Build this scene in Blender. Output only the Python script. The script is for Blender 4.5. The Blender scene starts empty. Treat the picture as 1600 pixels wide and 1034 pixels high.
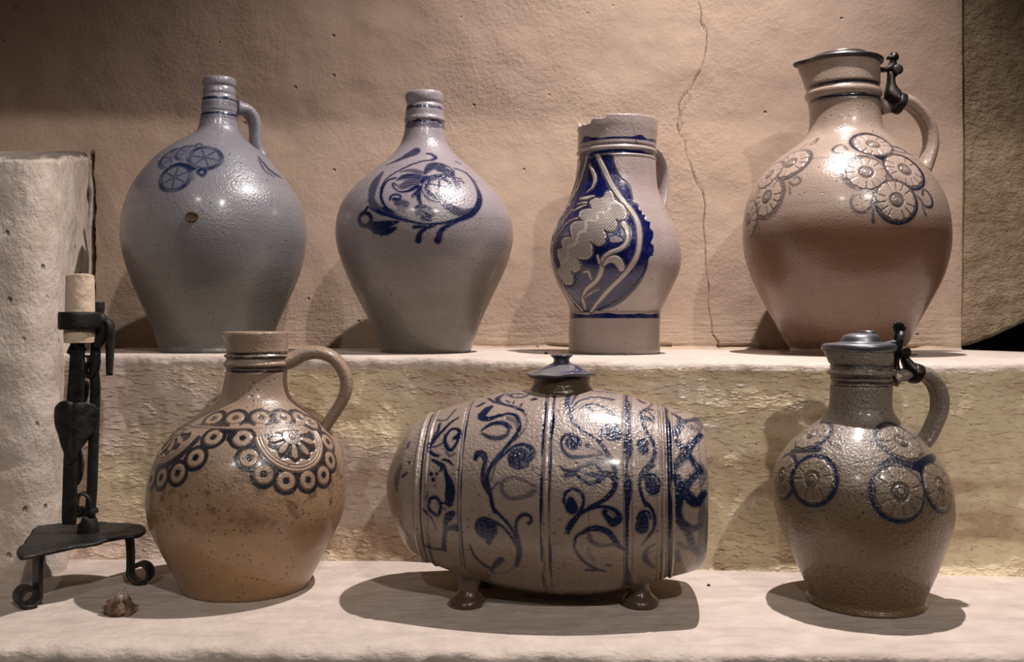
import bpy, math, random
import numpy as np
from mathutils import Vector

# ------------------------------------------------------------------ camera
C = bpy.context.scene.collection
FOC, CX, CY, CAMH = 1500.0, 800.0, 495.0, 0.345      # focal length and horizon as measured on the 1600 x 1034 frame
cam_data = bpy.data.cameras.new('camera')
cam = bpy.data.objects.new('camera', cam_data); C.objects.link(cam)
cam.location = (0, 0, CAMH); cam.rotation_euler = (math.pi/2, 0, 0)
cam_data.sensor_width = 36; cam_data.lens = 36*FOC/1600
cam_data.shift_y = -(517-CY)/1600
cam_data.clip_start = 0.05
bpy.context.scene.camera = cam
# ------------------------------------------------------------------ world, lamps, exposure
world = bpy.data.worlds.new('world'); bpy.context.scene.world = world
world.use_nodes = True
bg = world.node_tree.nodes['Background']
bg.inputs['Color'].default_value = (1.0, 0.88, 0.78, 1); bg.inputs['Strength'].default_value = 0.03
def spot(name, loc, target, watts, col, size_deg, blend, radius):
    l = bpy.data.lights.new(name, 'SPOT'); o = bpy.data.objects.new(name, l); C.objects.link(o)
    l.energy = watts; l.color = col; l.spot_size = math.radians(size_deg); l.spot_blend = blend
    l.shadow_soft_size = radius
    o.location = loc
    o.rotation_euler = (Vector(target)-Vector(loc)).to_track_quat('-Z', 'Y').to_euler()
    return o
spot('niche_spotlight', (0.45, 1.30, 1.75), (0.12, 1.27, 0.0), 165, (1.0, 0.915, 0.895), 108, 1.0, 0.012)
spot('front_left_spotlight', (-0.90, -2.40, 3.10), (0.0, 1.5, 0.3), 95, (1.0, 0.95, 0.91), 40, 0.6, 0.05)
spot('front_right_spotlight', (1.20, -2.00, 2.90), (0.1, 1.5, 0.3), 250, (1.0, 0.895, 0.83), 40, 0.6, 0.05)
vs = bpy.context.scene.view_settings
vs.view_transform = 'Standard'; vs.look = 'None'; vs.gamma = 1; vs.use_curve_mapping = False
vs.exposure = -0.13

# ------------------------------------------------------------------ helpers
def srgb(r, g, b):
    f = lambda c: (c/255/12.92) if c/255 <= 0.04045 else ((c/255+0.055)/1.055)**2.4
    return (f(r), f(g), f(b), 1)
def tag(o, label=None, cat=None, group=None, kind=None):
    if label: o['label'] = label
    if cat: o['category'] = cat
    if group: o['group'] = group
    if kind: o['kind'] = kind
    return o
def thing(name, loc, label, cat, group=None):
    o = bpy.data.objects.new(name, None); C.objects.link(o); o.location = loc
    o.empty_display_size = 0.02
    return tag(o, label, cat, group)
def link_mesh(name, me, mat, parent=None, origin=(0, 0, 0)):
    o = bpy.data.objects.new(name, me); C.objects.link(o)
    if mat: me.materials.append(mat)
    if parent: o.parent = parent
    else: o.location = origin
    return o
def base_of(parent, origin):
    if not parent: return np.array(origin, float)
    b = np.zeros(3)
    while parent: b = b+np.array(parent.location, float); parent = parent.parent
    return b
def mesh_np(name, V, quads, tris, mat, parent=None, origin=(0, 0, 0), smooth=True, attr=None):
    """V in world coordinates; stored relative to the parent's (or own) origin."""
    V = np.asarray(V, float) - base_of(parent, origin)
    me = bpy.data.meshes.new(name)
    quads = np.asarray(quads, np.int32).reshape(-1, 4); tris = np.asarray(tris, np.int32).reshape(-1, 3)
    nq, nt = len(quads), len(tris)
    me.vertices.add(len(V)); me.vertices.foreach_set('co', V.astype(np.float32).ravel())
    me.loops.add(nq*4+nt*3); me.loops.foreach_set('vertex_index', np.concatenate([quads.ravel(), tris.ravel()]))
    me.polygons.add(nq+nt)
    st = np.concatenate([np.arange(nq)*4, nq*4+np.arange(nt)*3]).astype(np.int32)
    me.polygons.foreach_set('loop_start', st)
    me.polygons.foreach_set('use_smooth', np.full(nq+nt, smooth))
    me.update(calc_edges=True)
    if attr is not None:
        a = me.color_attributes.new('paint', 'FLOAT_COLOR', 'POINT')
        a.data.foreach_set('color', np.asarray(attr, np.float32).ravel())
    return link_mesh(name, me, mat, parent, origin)
def grid_faces(nv, nu, wrap, flip=False):
    i = np.arange(nv-1)[:, None]; j = np.arange(nu if wrap else nu-1)[None, :]
    j2 = (j+1) % nu
    q = np.stack([i*nu+j+0*i, i*nu+j2+0*i, (i+1)*nu+j2, (i+1)*nu+j], -1).reshape(-1, 4)
    return q[:, ::-1] if flip else q
def grid_obj(name, P, wrap, mat, parent=None, origin=(0, 0, 0), attr=None, cap0=False, cap1=False, flip=False, smooth=True):
    nv, nu, _ = P.shape
    V = P.reshape(-1, 3); q = grid_faces(nv, nu, wrap, flip); t = []
    extra = []
    n = len(V)
    A = None if attr is None else attr.reshape(-1, 4)
    def fan(row, rev):
        nonlocal n, A
        base = row*nu
        extra.append(V[base:base+nu].mean(0)); c = n; n += 1
        if A is not None: A = np.vstack([A, A[base:base+1]])
        j = np.arange(nu); j2 = (j+1) % nu
        f = np.stack([np.full(nu, c), base+j2, base+j], -1)
        t.append(f[:, ::-1] if rev else f)
    if cap0: fan(0, flip)
    if cap1: fan(nv-1, not flip)
    if extra: V = np.vstack([V, np.array(extra)])
    t = np.concatenate(t) if t else np.zeros((0, 3), int)
    return mesh_np(name, V, q, t, mat, parent, origin, smooth, A)

# smooth lattice noise in numpy
def _hash(ix, iy, iz, seed):
    h = (ix*374761393 + iy*668265263 + iz*2147483647 + seed*1274126177) & 0xFFFFFFFF
    h = ((h ^ (h >> 13))*1274126177) & 0xFFFFFFFF
    h = ((h ^ (h >> 16))*2246822519) & 0xFFFFFFFF
    return ((h ^ (h >> 15)) & 0xFFFFFF)/float(0xFFFFFF)*2-1
def noise3(x, y, z, seed=0):
    x, y, z = np.broadcast_arrays(np.asarray(x, float), np.asarray(y, float), np.asarray(z, float))
    fx, fy, fz = np.floor(x), np.floor(y), np.floor(z)
    ix, iy, iz = fx.astype(np.int64), fy.astype(np.int64), fz.astype(np.int64)
    u, v, w = x-fx, y-fy, z-fz
    u, v, w = [a*a*(3-2*a) for a in (u, v, w)]
    r = 0
    for dx in (0, 1):
        for dy in (0, 1):
            for dz in (0, 1):
                r = r + _hash(ix+dx, iy+dy, iz+dz, seed)*(u if dx else 1-u)*(v if dy else 1-v)*(w if dz else 1-w)
    return r
def fbm(x, y, z, oct=3, seed=0):
    r = 0; a = 1; s = 0
    for k in range(oct):
        r = r+a*noise3(np.asarray(x)*2**k, np.asarray(y)*2**k, np.asarray(z)*2**k, seed+k*17); s += a; a *= 0.5
    return r/s
def sstep(a, b, x):
    t = np.clip((x-a)/(b-a), 0, 1); return t*t*(3-2*t)
def catmull(pts, per=8, closed=False):
    p = np.asarray(pts, float)
    if len(p) < 3 and not closed:
        t = np.linspace(0, 1, per+1)[:, None]; return p[0]*(1-t)+p[-1]*t
    if closed: q = np.vstack([p[-1], p, p[0], p[1]]); n = len(p)
    else: q = np.vstack([2*p[0]-p[1], p, 2*p[-1]-p[-2]]); n = len(p)-1
    out = []
    for i in range(n):
        a, b, c, d = q[i:i+4]
        t = np.linspace(0, 1, per, endpoint=False)[:, None]
        out.append(0.5*((2*b)+(-a+c)*t+(2*a-5*b+4*c-d)*t*t+(-a+3*b-3*c+d)*t**3))
    if not closed: out.append(p[-1:])
    return np.vstack(out)
def at(px, py, Y):                                    # pixel of the 1600 x 1034 frame at depth Y -> world point
    return np.array([(px-CX)/FOC*Y, Y, CAMH+(CY-py)/FOC*Y])

# ------------------------------------------------------------------ material helpers
class NT:
    def __init__(s, name):
        s.m = bpy.data.materials.new(name); s.m.use_nodes = True
        s.t = s.m.node_tree; s.b = s.t.nodes['Principled BSDF']; s.co = None
    def n(s, typ, ins=None, **kw):
        x = s.t.nodes.new(typ)
        for k, v in kw.items(): setattr(x, k, v)
        for k, v in (ins or {}).items(): s.set(x.inputs[k], v)
        return x
    def set(s, sock, v):
        if isinstance(v, bpy.types.NodeSocket): s.t.links.new(v, sock)
        else: sock.default_value = v
    def obj(s, scale=(1, 1, 1)):
        if s.co is None: s.co = s.n('ShaderNodeTexCoord').outputs['Object']
        if scale == (1, 1, 1): return s.co
        return s.n('ShaderNodeMapping', {'Vector': s.co, 'Scale': scale}).outputs[0]
    def noise(s, scale, detail=3, rough=0.5, vec=None, dist=0.0):
        return s.n('ShaderNodeTexNoise', {'Vector': vec or s.obj(), 'Scale': scale, 'Detail': detail, 'Roughness': rough, 'Distortion': dist}).outputs['Fac']
    def voro(s, scale, vec=None, feature='F1'):
        return s.n('ShaderNodeTexVoronoi', {'Vector': vec or s.obj(), 'Scale': scale}, feature=feature).outputs['Distance']
    def ramp(s, x, a, b, lo=0.0, hi=1.0):
        return s.n('ShaderNodeMapRange', {'Value': x, 'From Min': a, 'From Max': b, 'To Min': lo, 'To Max': hi}).outputs[0]
    def mix(s, f, a, b, mode='MIX'):
        x = s.n('ShaderNodeMix', data_type='RGBA', blend_type=mode)
        s.set(x.inputs[0], f); s.set(x.inputs[6], a); s.set(x.inputs[7], b); return x.outputs[2]
    def math(s, op, a, b=0.0, c=0.0):
        x = s.n('ShaderNodeMath', operation=op); s.set(x.inputs[0], a); s.set(x.inputs[1], b); s.set(x.inputs[2], c); return x.outputs[0]
    def bump(s, h, dist, strength=1.0, prev=None):
        x = s.n('ShaderNodeBump', {'Height': h, 'Distance': dist, 'Strength': strength})
        if prev is not None: s.set(x.inputs['Normal'], prev)
        return x.outputs[0]
    def out(s, **kw):
        for k, v in kw.items(): s.set(s.b.inputs[k.replace('_', ' ')], v)
        return s.m
    def xyz(s):
        return s.n('ShaderNodeSeparateXYZ', {'Vector': s.obj()}).outputs

WIDE = 1.2
def stoneware(name, low, high, z0, z1, cobalt, light, dark=(20, 15, 13), rough=0.33, speck=0.5, peel=0.5, axis_z=True, streak=0.5, stain=None, cob_gloss=0.12, stain_z=None, wob_=0.06, dim=0.80):
    low, high, light = [tuple(v*dim*0.955 for v in q) for q in (low, high, light)]
    t = NT(name)
    z = t.xyz()[2]
    wob = t.noise(9, 4, 0.6, t.obj((1, 1, 2.5)))
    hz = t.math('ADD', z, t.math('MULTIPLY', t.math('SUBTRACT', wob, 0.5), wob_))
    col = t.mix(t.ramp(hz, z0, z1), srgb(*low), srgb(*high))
    lines = t.noise(6, 4, 0.65, t.obj((1.2, 1.2, 22)) if axis_z else t.obj((22, 1.2, 1.2)))
    col = t.mix(t.math('MULTIPLY', t.ramp(lines, 0.35, 0.7), 0.35*streak), col, t.mix(1.0, col, (0.62, 0.55, 0.5, 1), 'MULTIPLY'))
    mott = t.noise(45, 4, 0.6)
    col = t.mix(t.ramp(mott, 0.3, 0.7, 0.0, 0.30), col, t.mix(1.0, col, (0.60, 0.56, 0.52, 1), 'MULTIPLY'))
    if stain:
        sn = t.noise(38, 7, 0.8)
        f = t.ramp(sn, 0.49, 0.62)
        if stain_z:
            f = t.math('MULTIPLY', f, t.math('MULTIPLY', t.ramp(z, stain_z[0]-0.02, stain_z[0]+0.02), t.ramp(z, stain_z[1]+0.03, stain_z[1]-0.03)))
        col = t.mix(t.math('MULTIPLY', f, 0.75), col, srgb(*stain))
    pa = t.n('ShaderNodeAttribute', attribute_name='paint')
    sp = t.n('ShaderNodeSeparateColor', {'Color': pa.outputs['Color']}).outputs
    col = t.mix(t.math('MULTIPLY', sp[2], 0.8), col, srgb(*light))
    cn = t.noise(70, 4, 0.65)
    cob = t.mix(t.ramp(cn, 0.3, 0.72), srgb(*cobalt), srgb(*[min(255, c*1.35+4) for c in cobalt]))
    cf = t.math('MULTIPLY', sp[0], t.ramp(cn, 0.2, 0.8, 1.15, 0.93)); cf = t.n('ShaderNodeClamp', {'Value': cf}).outputs[0]
    col = t.mix(cf, col, cob)
    col = t.mix(t.math('MULTIPLY', sp[1], 0.92), col, srgb(*dark))
    # iron specks and pores
    v = t.n('ShaderNodeTexVoronoi', {'Vector': t.obj(), 'Scale': 165.0, 'Randomness': 1.0})
    big = t.noise(28, 2, 0.5)
    spot_f = t.math('MULTIPLY', t.ramp(v.outputs['Distance'], 0.30, 0.14), t.ramp(t.n('ShaderNodeSeparateColor', {'Color': v.outputs['Color']}).outputs[0], 1-0.34*speck, 1-0.32*speck))
    spot_f = t.math('MULTIPLY', spot_f, t.ramp(big, 0.35, 0.6, 0.25, 1.0))
    col = t.mix(t.math('MULTIPLY', spot_f, 0.8), col, srgb(52, 34, 24))
    pf = t.noise(420, 2, 0.6)
    bump = t.bump(pf, 0.0009*peel, 1.0)
    pv = t.voro(230)
    bump = t.bump(pv, 0.0005*peel, 1.0, bump)
    bump = t.bump(spot_f, -0.0005, 1.0, bump)
    r = t.math('SUBTRACT', t.ramp(mott, 0.3, 0.7, rough-0.05, rough+0.08), t.math('MULTIPLY', sp[0], cob_gloss))
    return t.out(Base_Color=col, Roughness=r, Normal=bump, Specular_IOR_Level=0.55, Coat_Weight=0.35, Coat_Roughness=0.16)

def metal(name, col, rough, metallic=0.85, bumpd=0.0006, scale=60):
    t = NT(name); n = t.noise(scale, 4, 0.6)
    c = t.mix(t.ramp(n, 0.3, 0.7), srgb(*col), srgb(*[c*0.6 for c in col]))
    return t.out(Base_Color=c, Roughness=t.ramp(n, 0.3, 0.7, rough, rough+0.15), Metallic=metallic, Normal=t.bump(n, bumpd))

# ------------------------------------------------------------------ solids
def sweep(name, path, wid, thk, side, mat, parent=None, origin=(0, 0, 0), nc=20, ribs=0, pw=0.8, per=0, attr=None, cap=True):
    """flat or round strip along a path. side = direction of the width. wid/thk scalar or per-point list."""
    path = np.asarray(path, float); n0 = len(path)
    wid = np.broadcast_to(np.asarray(wid, float), n0); thk = np.broadcast_to(np.asarray(thk, float), n0)
    if per:
        q = catmull(np.column_stack([path, wid, thk]), per); path, wid, thk = q[:, :3], q[:, 3], q[:, 4]
    T = np.gradient(path, axis=0); T /= np.linalg.norm(T, axis=1)[:, None]+1e-12
    S = np.asarray(side, float)
    S = np.broadcast_to(S, path.shape).copy()
    S -= (S*T).sum(1)[:, None]*T; S /= np.linalg.norm(S, axis=1)[:, None]+1e-12
    N = np.cross(T, S)
    a = np.linspace(0, 2*np.pi, nc, endpoint=False)
    ca, sa = np.cos(a), np.sin(a)
    x = np.sign(ca)*np.abs(ca)**pw; y = np.sign(sa)*np.abs(sa)**pw
    if ribs: y = y*(1-0.16*(0.5+0.5*np.cos(x*np.pi*ribs)))
    P = path[:, None, :] + S[:, None, :]*(x[None, :, None]*wid[:, None, None]/2) + N[:, None, :]*(y[None, :, None]*thk[:, None, None]/2)
    return grid_obj(name, P, True, mat, parent, origin, attr, cap, cap)
def lathe(name, prof, cx, cy, mat, parent=None, origin=(0, 0, 0), n=64, spout=None, shift=None, per=5, attr_fn=None, warp=None):
    """prof rows of (radius, z) from the bottom/outside to the end; world z. spout=(angle, amp, width, zlo, zhi)"""
    pr = catmull(prof, per) if per > 1 else np.asarray(prof, float)
    r, z = np.maximum(pr[:, 0], 1e-5), pr[:, 1]
    a = np.linspace(0, 2*np.pi, n, endpoint=False)
    R = np.repeat(r[:, None], n, 1); Z = np.repeat(z[:, None], n, 1)
    if spout:
        sa, amp, w, zl, zh = spout
        d = (a-sa+np.pi) % (2*np.pi)-np.pi
        R = R+amp*np.exp(-(d/w)**2)[None, :]*sstep(zl, zh, z)[:, None]*np.clip(r/(r.max()), 0, 1)[:, None]**2
    X = cx+R*np.sin(a)[None, :]; Y = cy-R*np.cos(a)[None, :]
    if shift: dx, dy = shift(z); X = X+np.asarray(dx)[:, None]; Y = Y+np.asarray(dy)[:, None]
    P = np.stack([X, Y, Z], -1)
    if warp: P = warp(P, a)
    at_ = attr_fn(P) if attr_fn else None
    return grid_obj(name, P, True, mat, parent, origin, at_, True, True)

# ------------------------------------------------------------------ decorated pots
class Pot:
    """surface grid P[nv,nu,3] with painted clay channels (cobalt, incised dark, reserved light) and relief"""
    def setup(s, P, front):
        s.P = P; s.nv, s.nu, _ = P.shape
        s.front = front                              # (lo, hi) columns that hold the dense decorated side
        s.paint = np.zeros((s.nv, s.nu, 4)); s.paint[..., 3] = 1
        s.disp = np.zeros((s.nv, s.nu))
        s.recalc()
    def recalc(s):
        P = s.P
        du = np.roll(P, -1, 1)-np.roll(P, 1, 1); dv = np.gradient(P, axis=0)
        N = np.cross(dv, du); N /= np.linalg.norm(N, axis=2)[..., None]+1e-15
        s.N = N
        pts = P.reshape(-1, 3)
        facing = ((pts-np.array([0, 0, CAMH]))*N.reshape(-1, 3)).sum(1) < 0
        s.px = CX+FOC*pts[:, 0]/pts[:, 1]; s.py = CY-FOC*(pts[:, 2]-CAMH)/pts[:, 1]
        idx = np.where(facing)[0]
        s.x0, s.y0 = int(s.px[idx].min())-3, int(s.py[idx].min())-3
        W, Hh = int(s.px[idx].max())-s.x0+4, int(s.py[idx].max())-s.y0+4
        s.lut = np.full((Hh, W), -1, np.int64)
        s.lut[np.round(s.py[idx]).astype(int)-s.y0, np.round(s.px[idx]).astype(int)-s.x0] = idx
        for _ in range(8):                            # grow into holes
            for ax, d in ((0, 1), (0, -1), (1, 1), (1, -1)):
                r = np.roll(s.lut, d, ax); m = (s.lut < 0) & (r >= 0); s.lut[m] = r[m]
        s.flat = pts
    def vert(s, x, y):
        j = int(round(x))-s.x0; i = int(round(y))-s.y0
        i = min(max(i, 0), s.lut.shape[0]-1); j = min(max(j, 0), s.lut.shape[1]-1)
        k = s.lut[i, j]
        if k < 0:
            ii, jj = np.where(s.lut >= 0); q = np.argmin((ii-i)**2+(jj-j)**2); k = s.lut[ii[q], jj[q]]
        return k
    def on(s, x, y):
        k = s.vert(x, y); Y = s.flat[k, 1]
        i = int(round(y))-s.y0; j = int(round(x))-s.x0
        p = at(x, y, Y)
        return p if np.linalg.norm(p-s.flat[k]) < 0.006 else s.flat[k].copy()
    def view(s, ox, oy, sc): s.v = (ox, oy, sc); return s
    def tp(s, x, y): ox, oy, sc = s.v; return ox+x/sc, oy+y/sc
    def apply(s, idx, cov, c=None, d=None, l=None, h=None):
        A = s.paint.reshape(-1, 4); H = s.disp.reshape(-1)
        for ch, val in ((0, c), (1, d), (2, l)):
            if val is not None: A[idx, ch] += (val-A[idx, ch])*cov
        if h is not None: H[idx] += (h-H[idx])*cov
    def stroke(s, pts, w=10, c=1.0, d=None, l=None, h=None, soft=1.6, closed=False, per=6, rough=0.12):
        ox, oy, sc = s.v
        pts = np.asarray(pts, float); n = len(pts)
        w = np.broadcast_to(np.asarray(w, float), (n,)) if np.ndim(w) == 0 or len(w) == n else np.interp(np.linspace(0, 1, n), np.linspace(0, 1, len(w)), w)
        q = catmull(np.column_stack([pts, w]), per, closed)
        if closed: q = np.vstack([q, q[:1]])
        X3 = np.array([s.on(*s.tp(a, b)) for a, b in q[:, :2]])
        R = np.maximum(q[:, 2], 1)*WIDE/sc*0.5*X3[:, 1]/FOC
        sf = soft*X3[:, 1].mean()/FOC
        m = R.max()+max(sf, 0.0035)
        lo, hi = X3.min(0)-m, X3.max(0)+m
        idx = np.where(np.all((s.flat >= lo) & (s.flat <= hi), 1))[0]
        if not len(idx): return
        V = s.flat[idx]; cov = np.zeros(len(idx))
        jit = rough*noise3(V[:, 0]*260, V[:, 1]*260, V[:, 2]*260, 5) if rough else 0
        halo = np.zeros(len(idx)); hw = 3.2*X3[:, 1].mean()/FOC
        for k in range(len(X3)-1):
            a, b = X3[k], X3[k+1]; ab = b-a; L = ab@ab+1e-14
            t = np.clip(((V-a)@ab)/L, 0, 1)
            dd = np.linalg.norm(V-a-t[:, None]*ab, axis=1)
            rr = R[k]*(1-t)+R[k+1]*t; rr = rr+jit*np.minimum(rr, 0.0028)
            halo = np.maximum(halo, np.clip((rr+hw-dd)/hw, 0, 1))
            cov = np.maximum(cov, np.clip((rr-dd)/sf+0.5, 0, 1))
        if c is not None and c >= 0.55 and d is None and l is None:      # cobalt bleeding into the glaze
            A = s.paint.reshape(-1, 4); A[idx, 0] = np.maximum(A[idx, 0], 0.34*c*halo)
        m = cov > 0
        s.apply(idx[m], cov[m], c, d, l, h)
    def dot(s, x, y, r, c=1.0, **k): s.stroke([(x-0.5, y), (x+0.5, y)], 2*r, c, per=1, **k)
    def poly(s, pts, c=None, d=None, l=None, h=None, per=5, soft=0.9, fn=None):
        """fill a closed outline, tested in the surface's own (angle, height) coordinates"""
        q = catmull(pts, per, True)
        K = [s.vert(*s.tp(a, b)) for a, b in q]
        uv = np.stack([s.U.reshape(-1)[K], s.Vv.reshape(-1)[K]], 1)
        U, Vv = s.U.reshape(-1), s.Vv.reshape(-1)
        idx = np.where((U > uv[:, 0].min()) & (U < uv[:, 0].max()) & (Vv > uv[:, 1].min()) & (Vv < uv[:, 1].max()))[0]
        x, y = U[idx], Vv[idx]; ins = np.zeros(len(idx), bool)
        for k in range(len(uv)):
            (x1, y1), (x2, y2) = uv[k], uv[(k+1) % len(uv)]
            if y1 == y2: continue
            cond = ((y1 > y) != (y2 > y)) & (x < (x2-x1)*(y-y1)/(y2-y1)+x1)
            ins ^= cond
        idx = idx[ins]
        cov = np.ones(len(idx)) if fn is None else fn(U[idx], Vv[idx])
        s.apply(idx, cov, c, d, l, h)
    def frame(s, x, y):
        k = s.vert(*s.tp(x, y)); C0 = s.on(*s.tp(x, y)); n = s.N.reshape(-1, 3)[k]
        e1 = np.cross(s.up, n); e1 /= np.linalg.norm(e1); e2 = np.cross(n, e1)
        return C0, e1, e2, n
    def local(s, x, y, R):
        C0, e1, e2, n = s.frame(x, y)
        d = s.flat-C0
        idx = np.where((np.abs(d).max(1) < R) & (s.N.reshape(-1, 3)@n > 0.1))[0]
        d = d[idx]; a, b = d@e1, d@e2
        dist = np.linalg.norm(d, axis=1); pl = np.hypot(a, b)+1e-12
        a, b = a*dist/pl, b*dist/pl
        return idx, a, b
    def rosette(s, x, y, r, petals=11, cob=1.0, ow=0.20, crescent=None, line=1.0, lightv=0.5, centre=0.7, rot=0.0, relief=0.0009, lw=0.027, sx=1.0):
        idx, a, b = s.local(x, y, r*1.7)
        a = a/sx
        rho = np.hypot(a, b)/r; ph = np.arctan2(b, a)+rot
        e = 0.0007/r
        wgt = 1.0 if crescent is None else 0.25+0.75*np.clip(0.5+0.75*np.cos(ph-rot-math.radians(crescent)), 0, 1)
        oww = ow*(wgt if crescent is not None else 1)
        s.apply(idx, np.clip((rho-0.97)/e, 0, 1)*np.clip((1+oww-rho)/(e*1.5)+0.5, 0, 1), cob)
        s.apply(idx, np.clip((1+ow*2.2-rho)/(ow*1.2), 0, 1)*np.clip((rho-1)/e, 0, 1)*(s.paint.reshape(-1, 4)[idx, 0] < 0.3), 0.22*cob)
        ins = np.clip((1.0-rho)/e+0.5, 0, 1)
        s.apply(idx, ins, 0.0, 0.0, lightv, relief)
        rs = 0.90+0.06*np.abs(np.cos(petals*ph/2))
        s.apply(idx, ins*np.clip((rho-rs)/e+0.5, 0, 1), 0.5*cob, None, 0.0, 0.0)
        g = np.clip((lw-np.abs(rho-rs))/(e*0.7)+0.5, 0, 1)
        rad = np.clip((lw*0.9-np.abs(np.sin(petals*ph/2+math.pi/2))*rho*2/petals)/(e*0.7)+0.5, 0, 1)*(rho > 0.52)*(rho < rs)*(np.sin(ph*3+x) > -0.75)
        s.apply(idx, np.maximum(g, rad)*line, None, 0.85, None, 0.0)
        cen = np.clip((0.37-rho)/e+0.5, 0, 1)
        s.apply(idx, cen, centre*0.75, centre*0.30, 0.0, relief*0.3)
        s.apply(idx, np.clip((0.22-rho)/e+0.5, 0, 1), 0.25*centre, 0, 0.4, relief*1.8)
        s.apply(idx, np.clip((0.03-np.abs(rho-0.15))/(e*0.7)+0.5, 0, 1), None, 0.6, None, relief)
    def ring(s, x, y, r, cob=1.0, halo=1.38, lightv=0.55, dotc=0.9):
        """small stamped ring with a dark eye"""
        idx, a, b = s.local(x, y, r*1.8); rho = np.hypot(a, b)/r; e = 0.0006/r
        s.apply(idx, np.clip((halo-rho)/e+0.5, 0, 1), cob)
    def ring2(s, x, y, r, lightv=0.55, dotc=0.9):
        idx, a, b = s.local(x, y, r*1.3); rho = np.hypot(a, b)/r; e = 0.0006/r; ph = np.arctan2(b, a)
        s.apply(idx, np.clip((1-rho)/e+0.5, 0, 1), 0, 0, lightv, 0.0007)
        s.apply(idx, np.clip((0.06-np.abs(rho-0.94))/e+0.5, 0, 1), None, 0.75, None, 0.0)
        s.apply(idx, np.clip((0.035-np.abs(rho-0.45))/e+0.5, 0, 1), None, 0.45, None)
        s.apply(idx, np.clip((0.36*(1+0.07*np.sin(ph*4+x))-rho)/e+0.5, 0, 1), dotc, 0.35*dotc, 0, 0.0)
    def build(s, name, mat, parent):
        s.P = s.P+s.N*s.disp[..., None]
        return grid_obj(name, s.P, True, mat, parent, attr=s.paint, cap0=s.cap0, cap1=s.cap1, flip=True)

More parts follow.
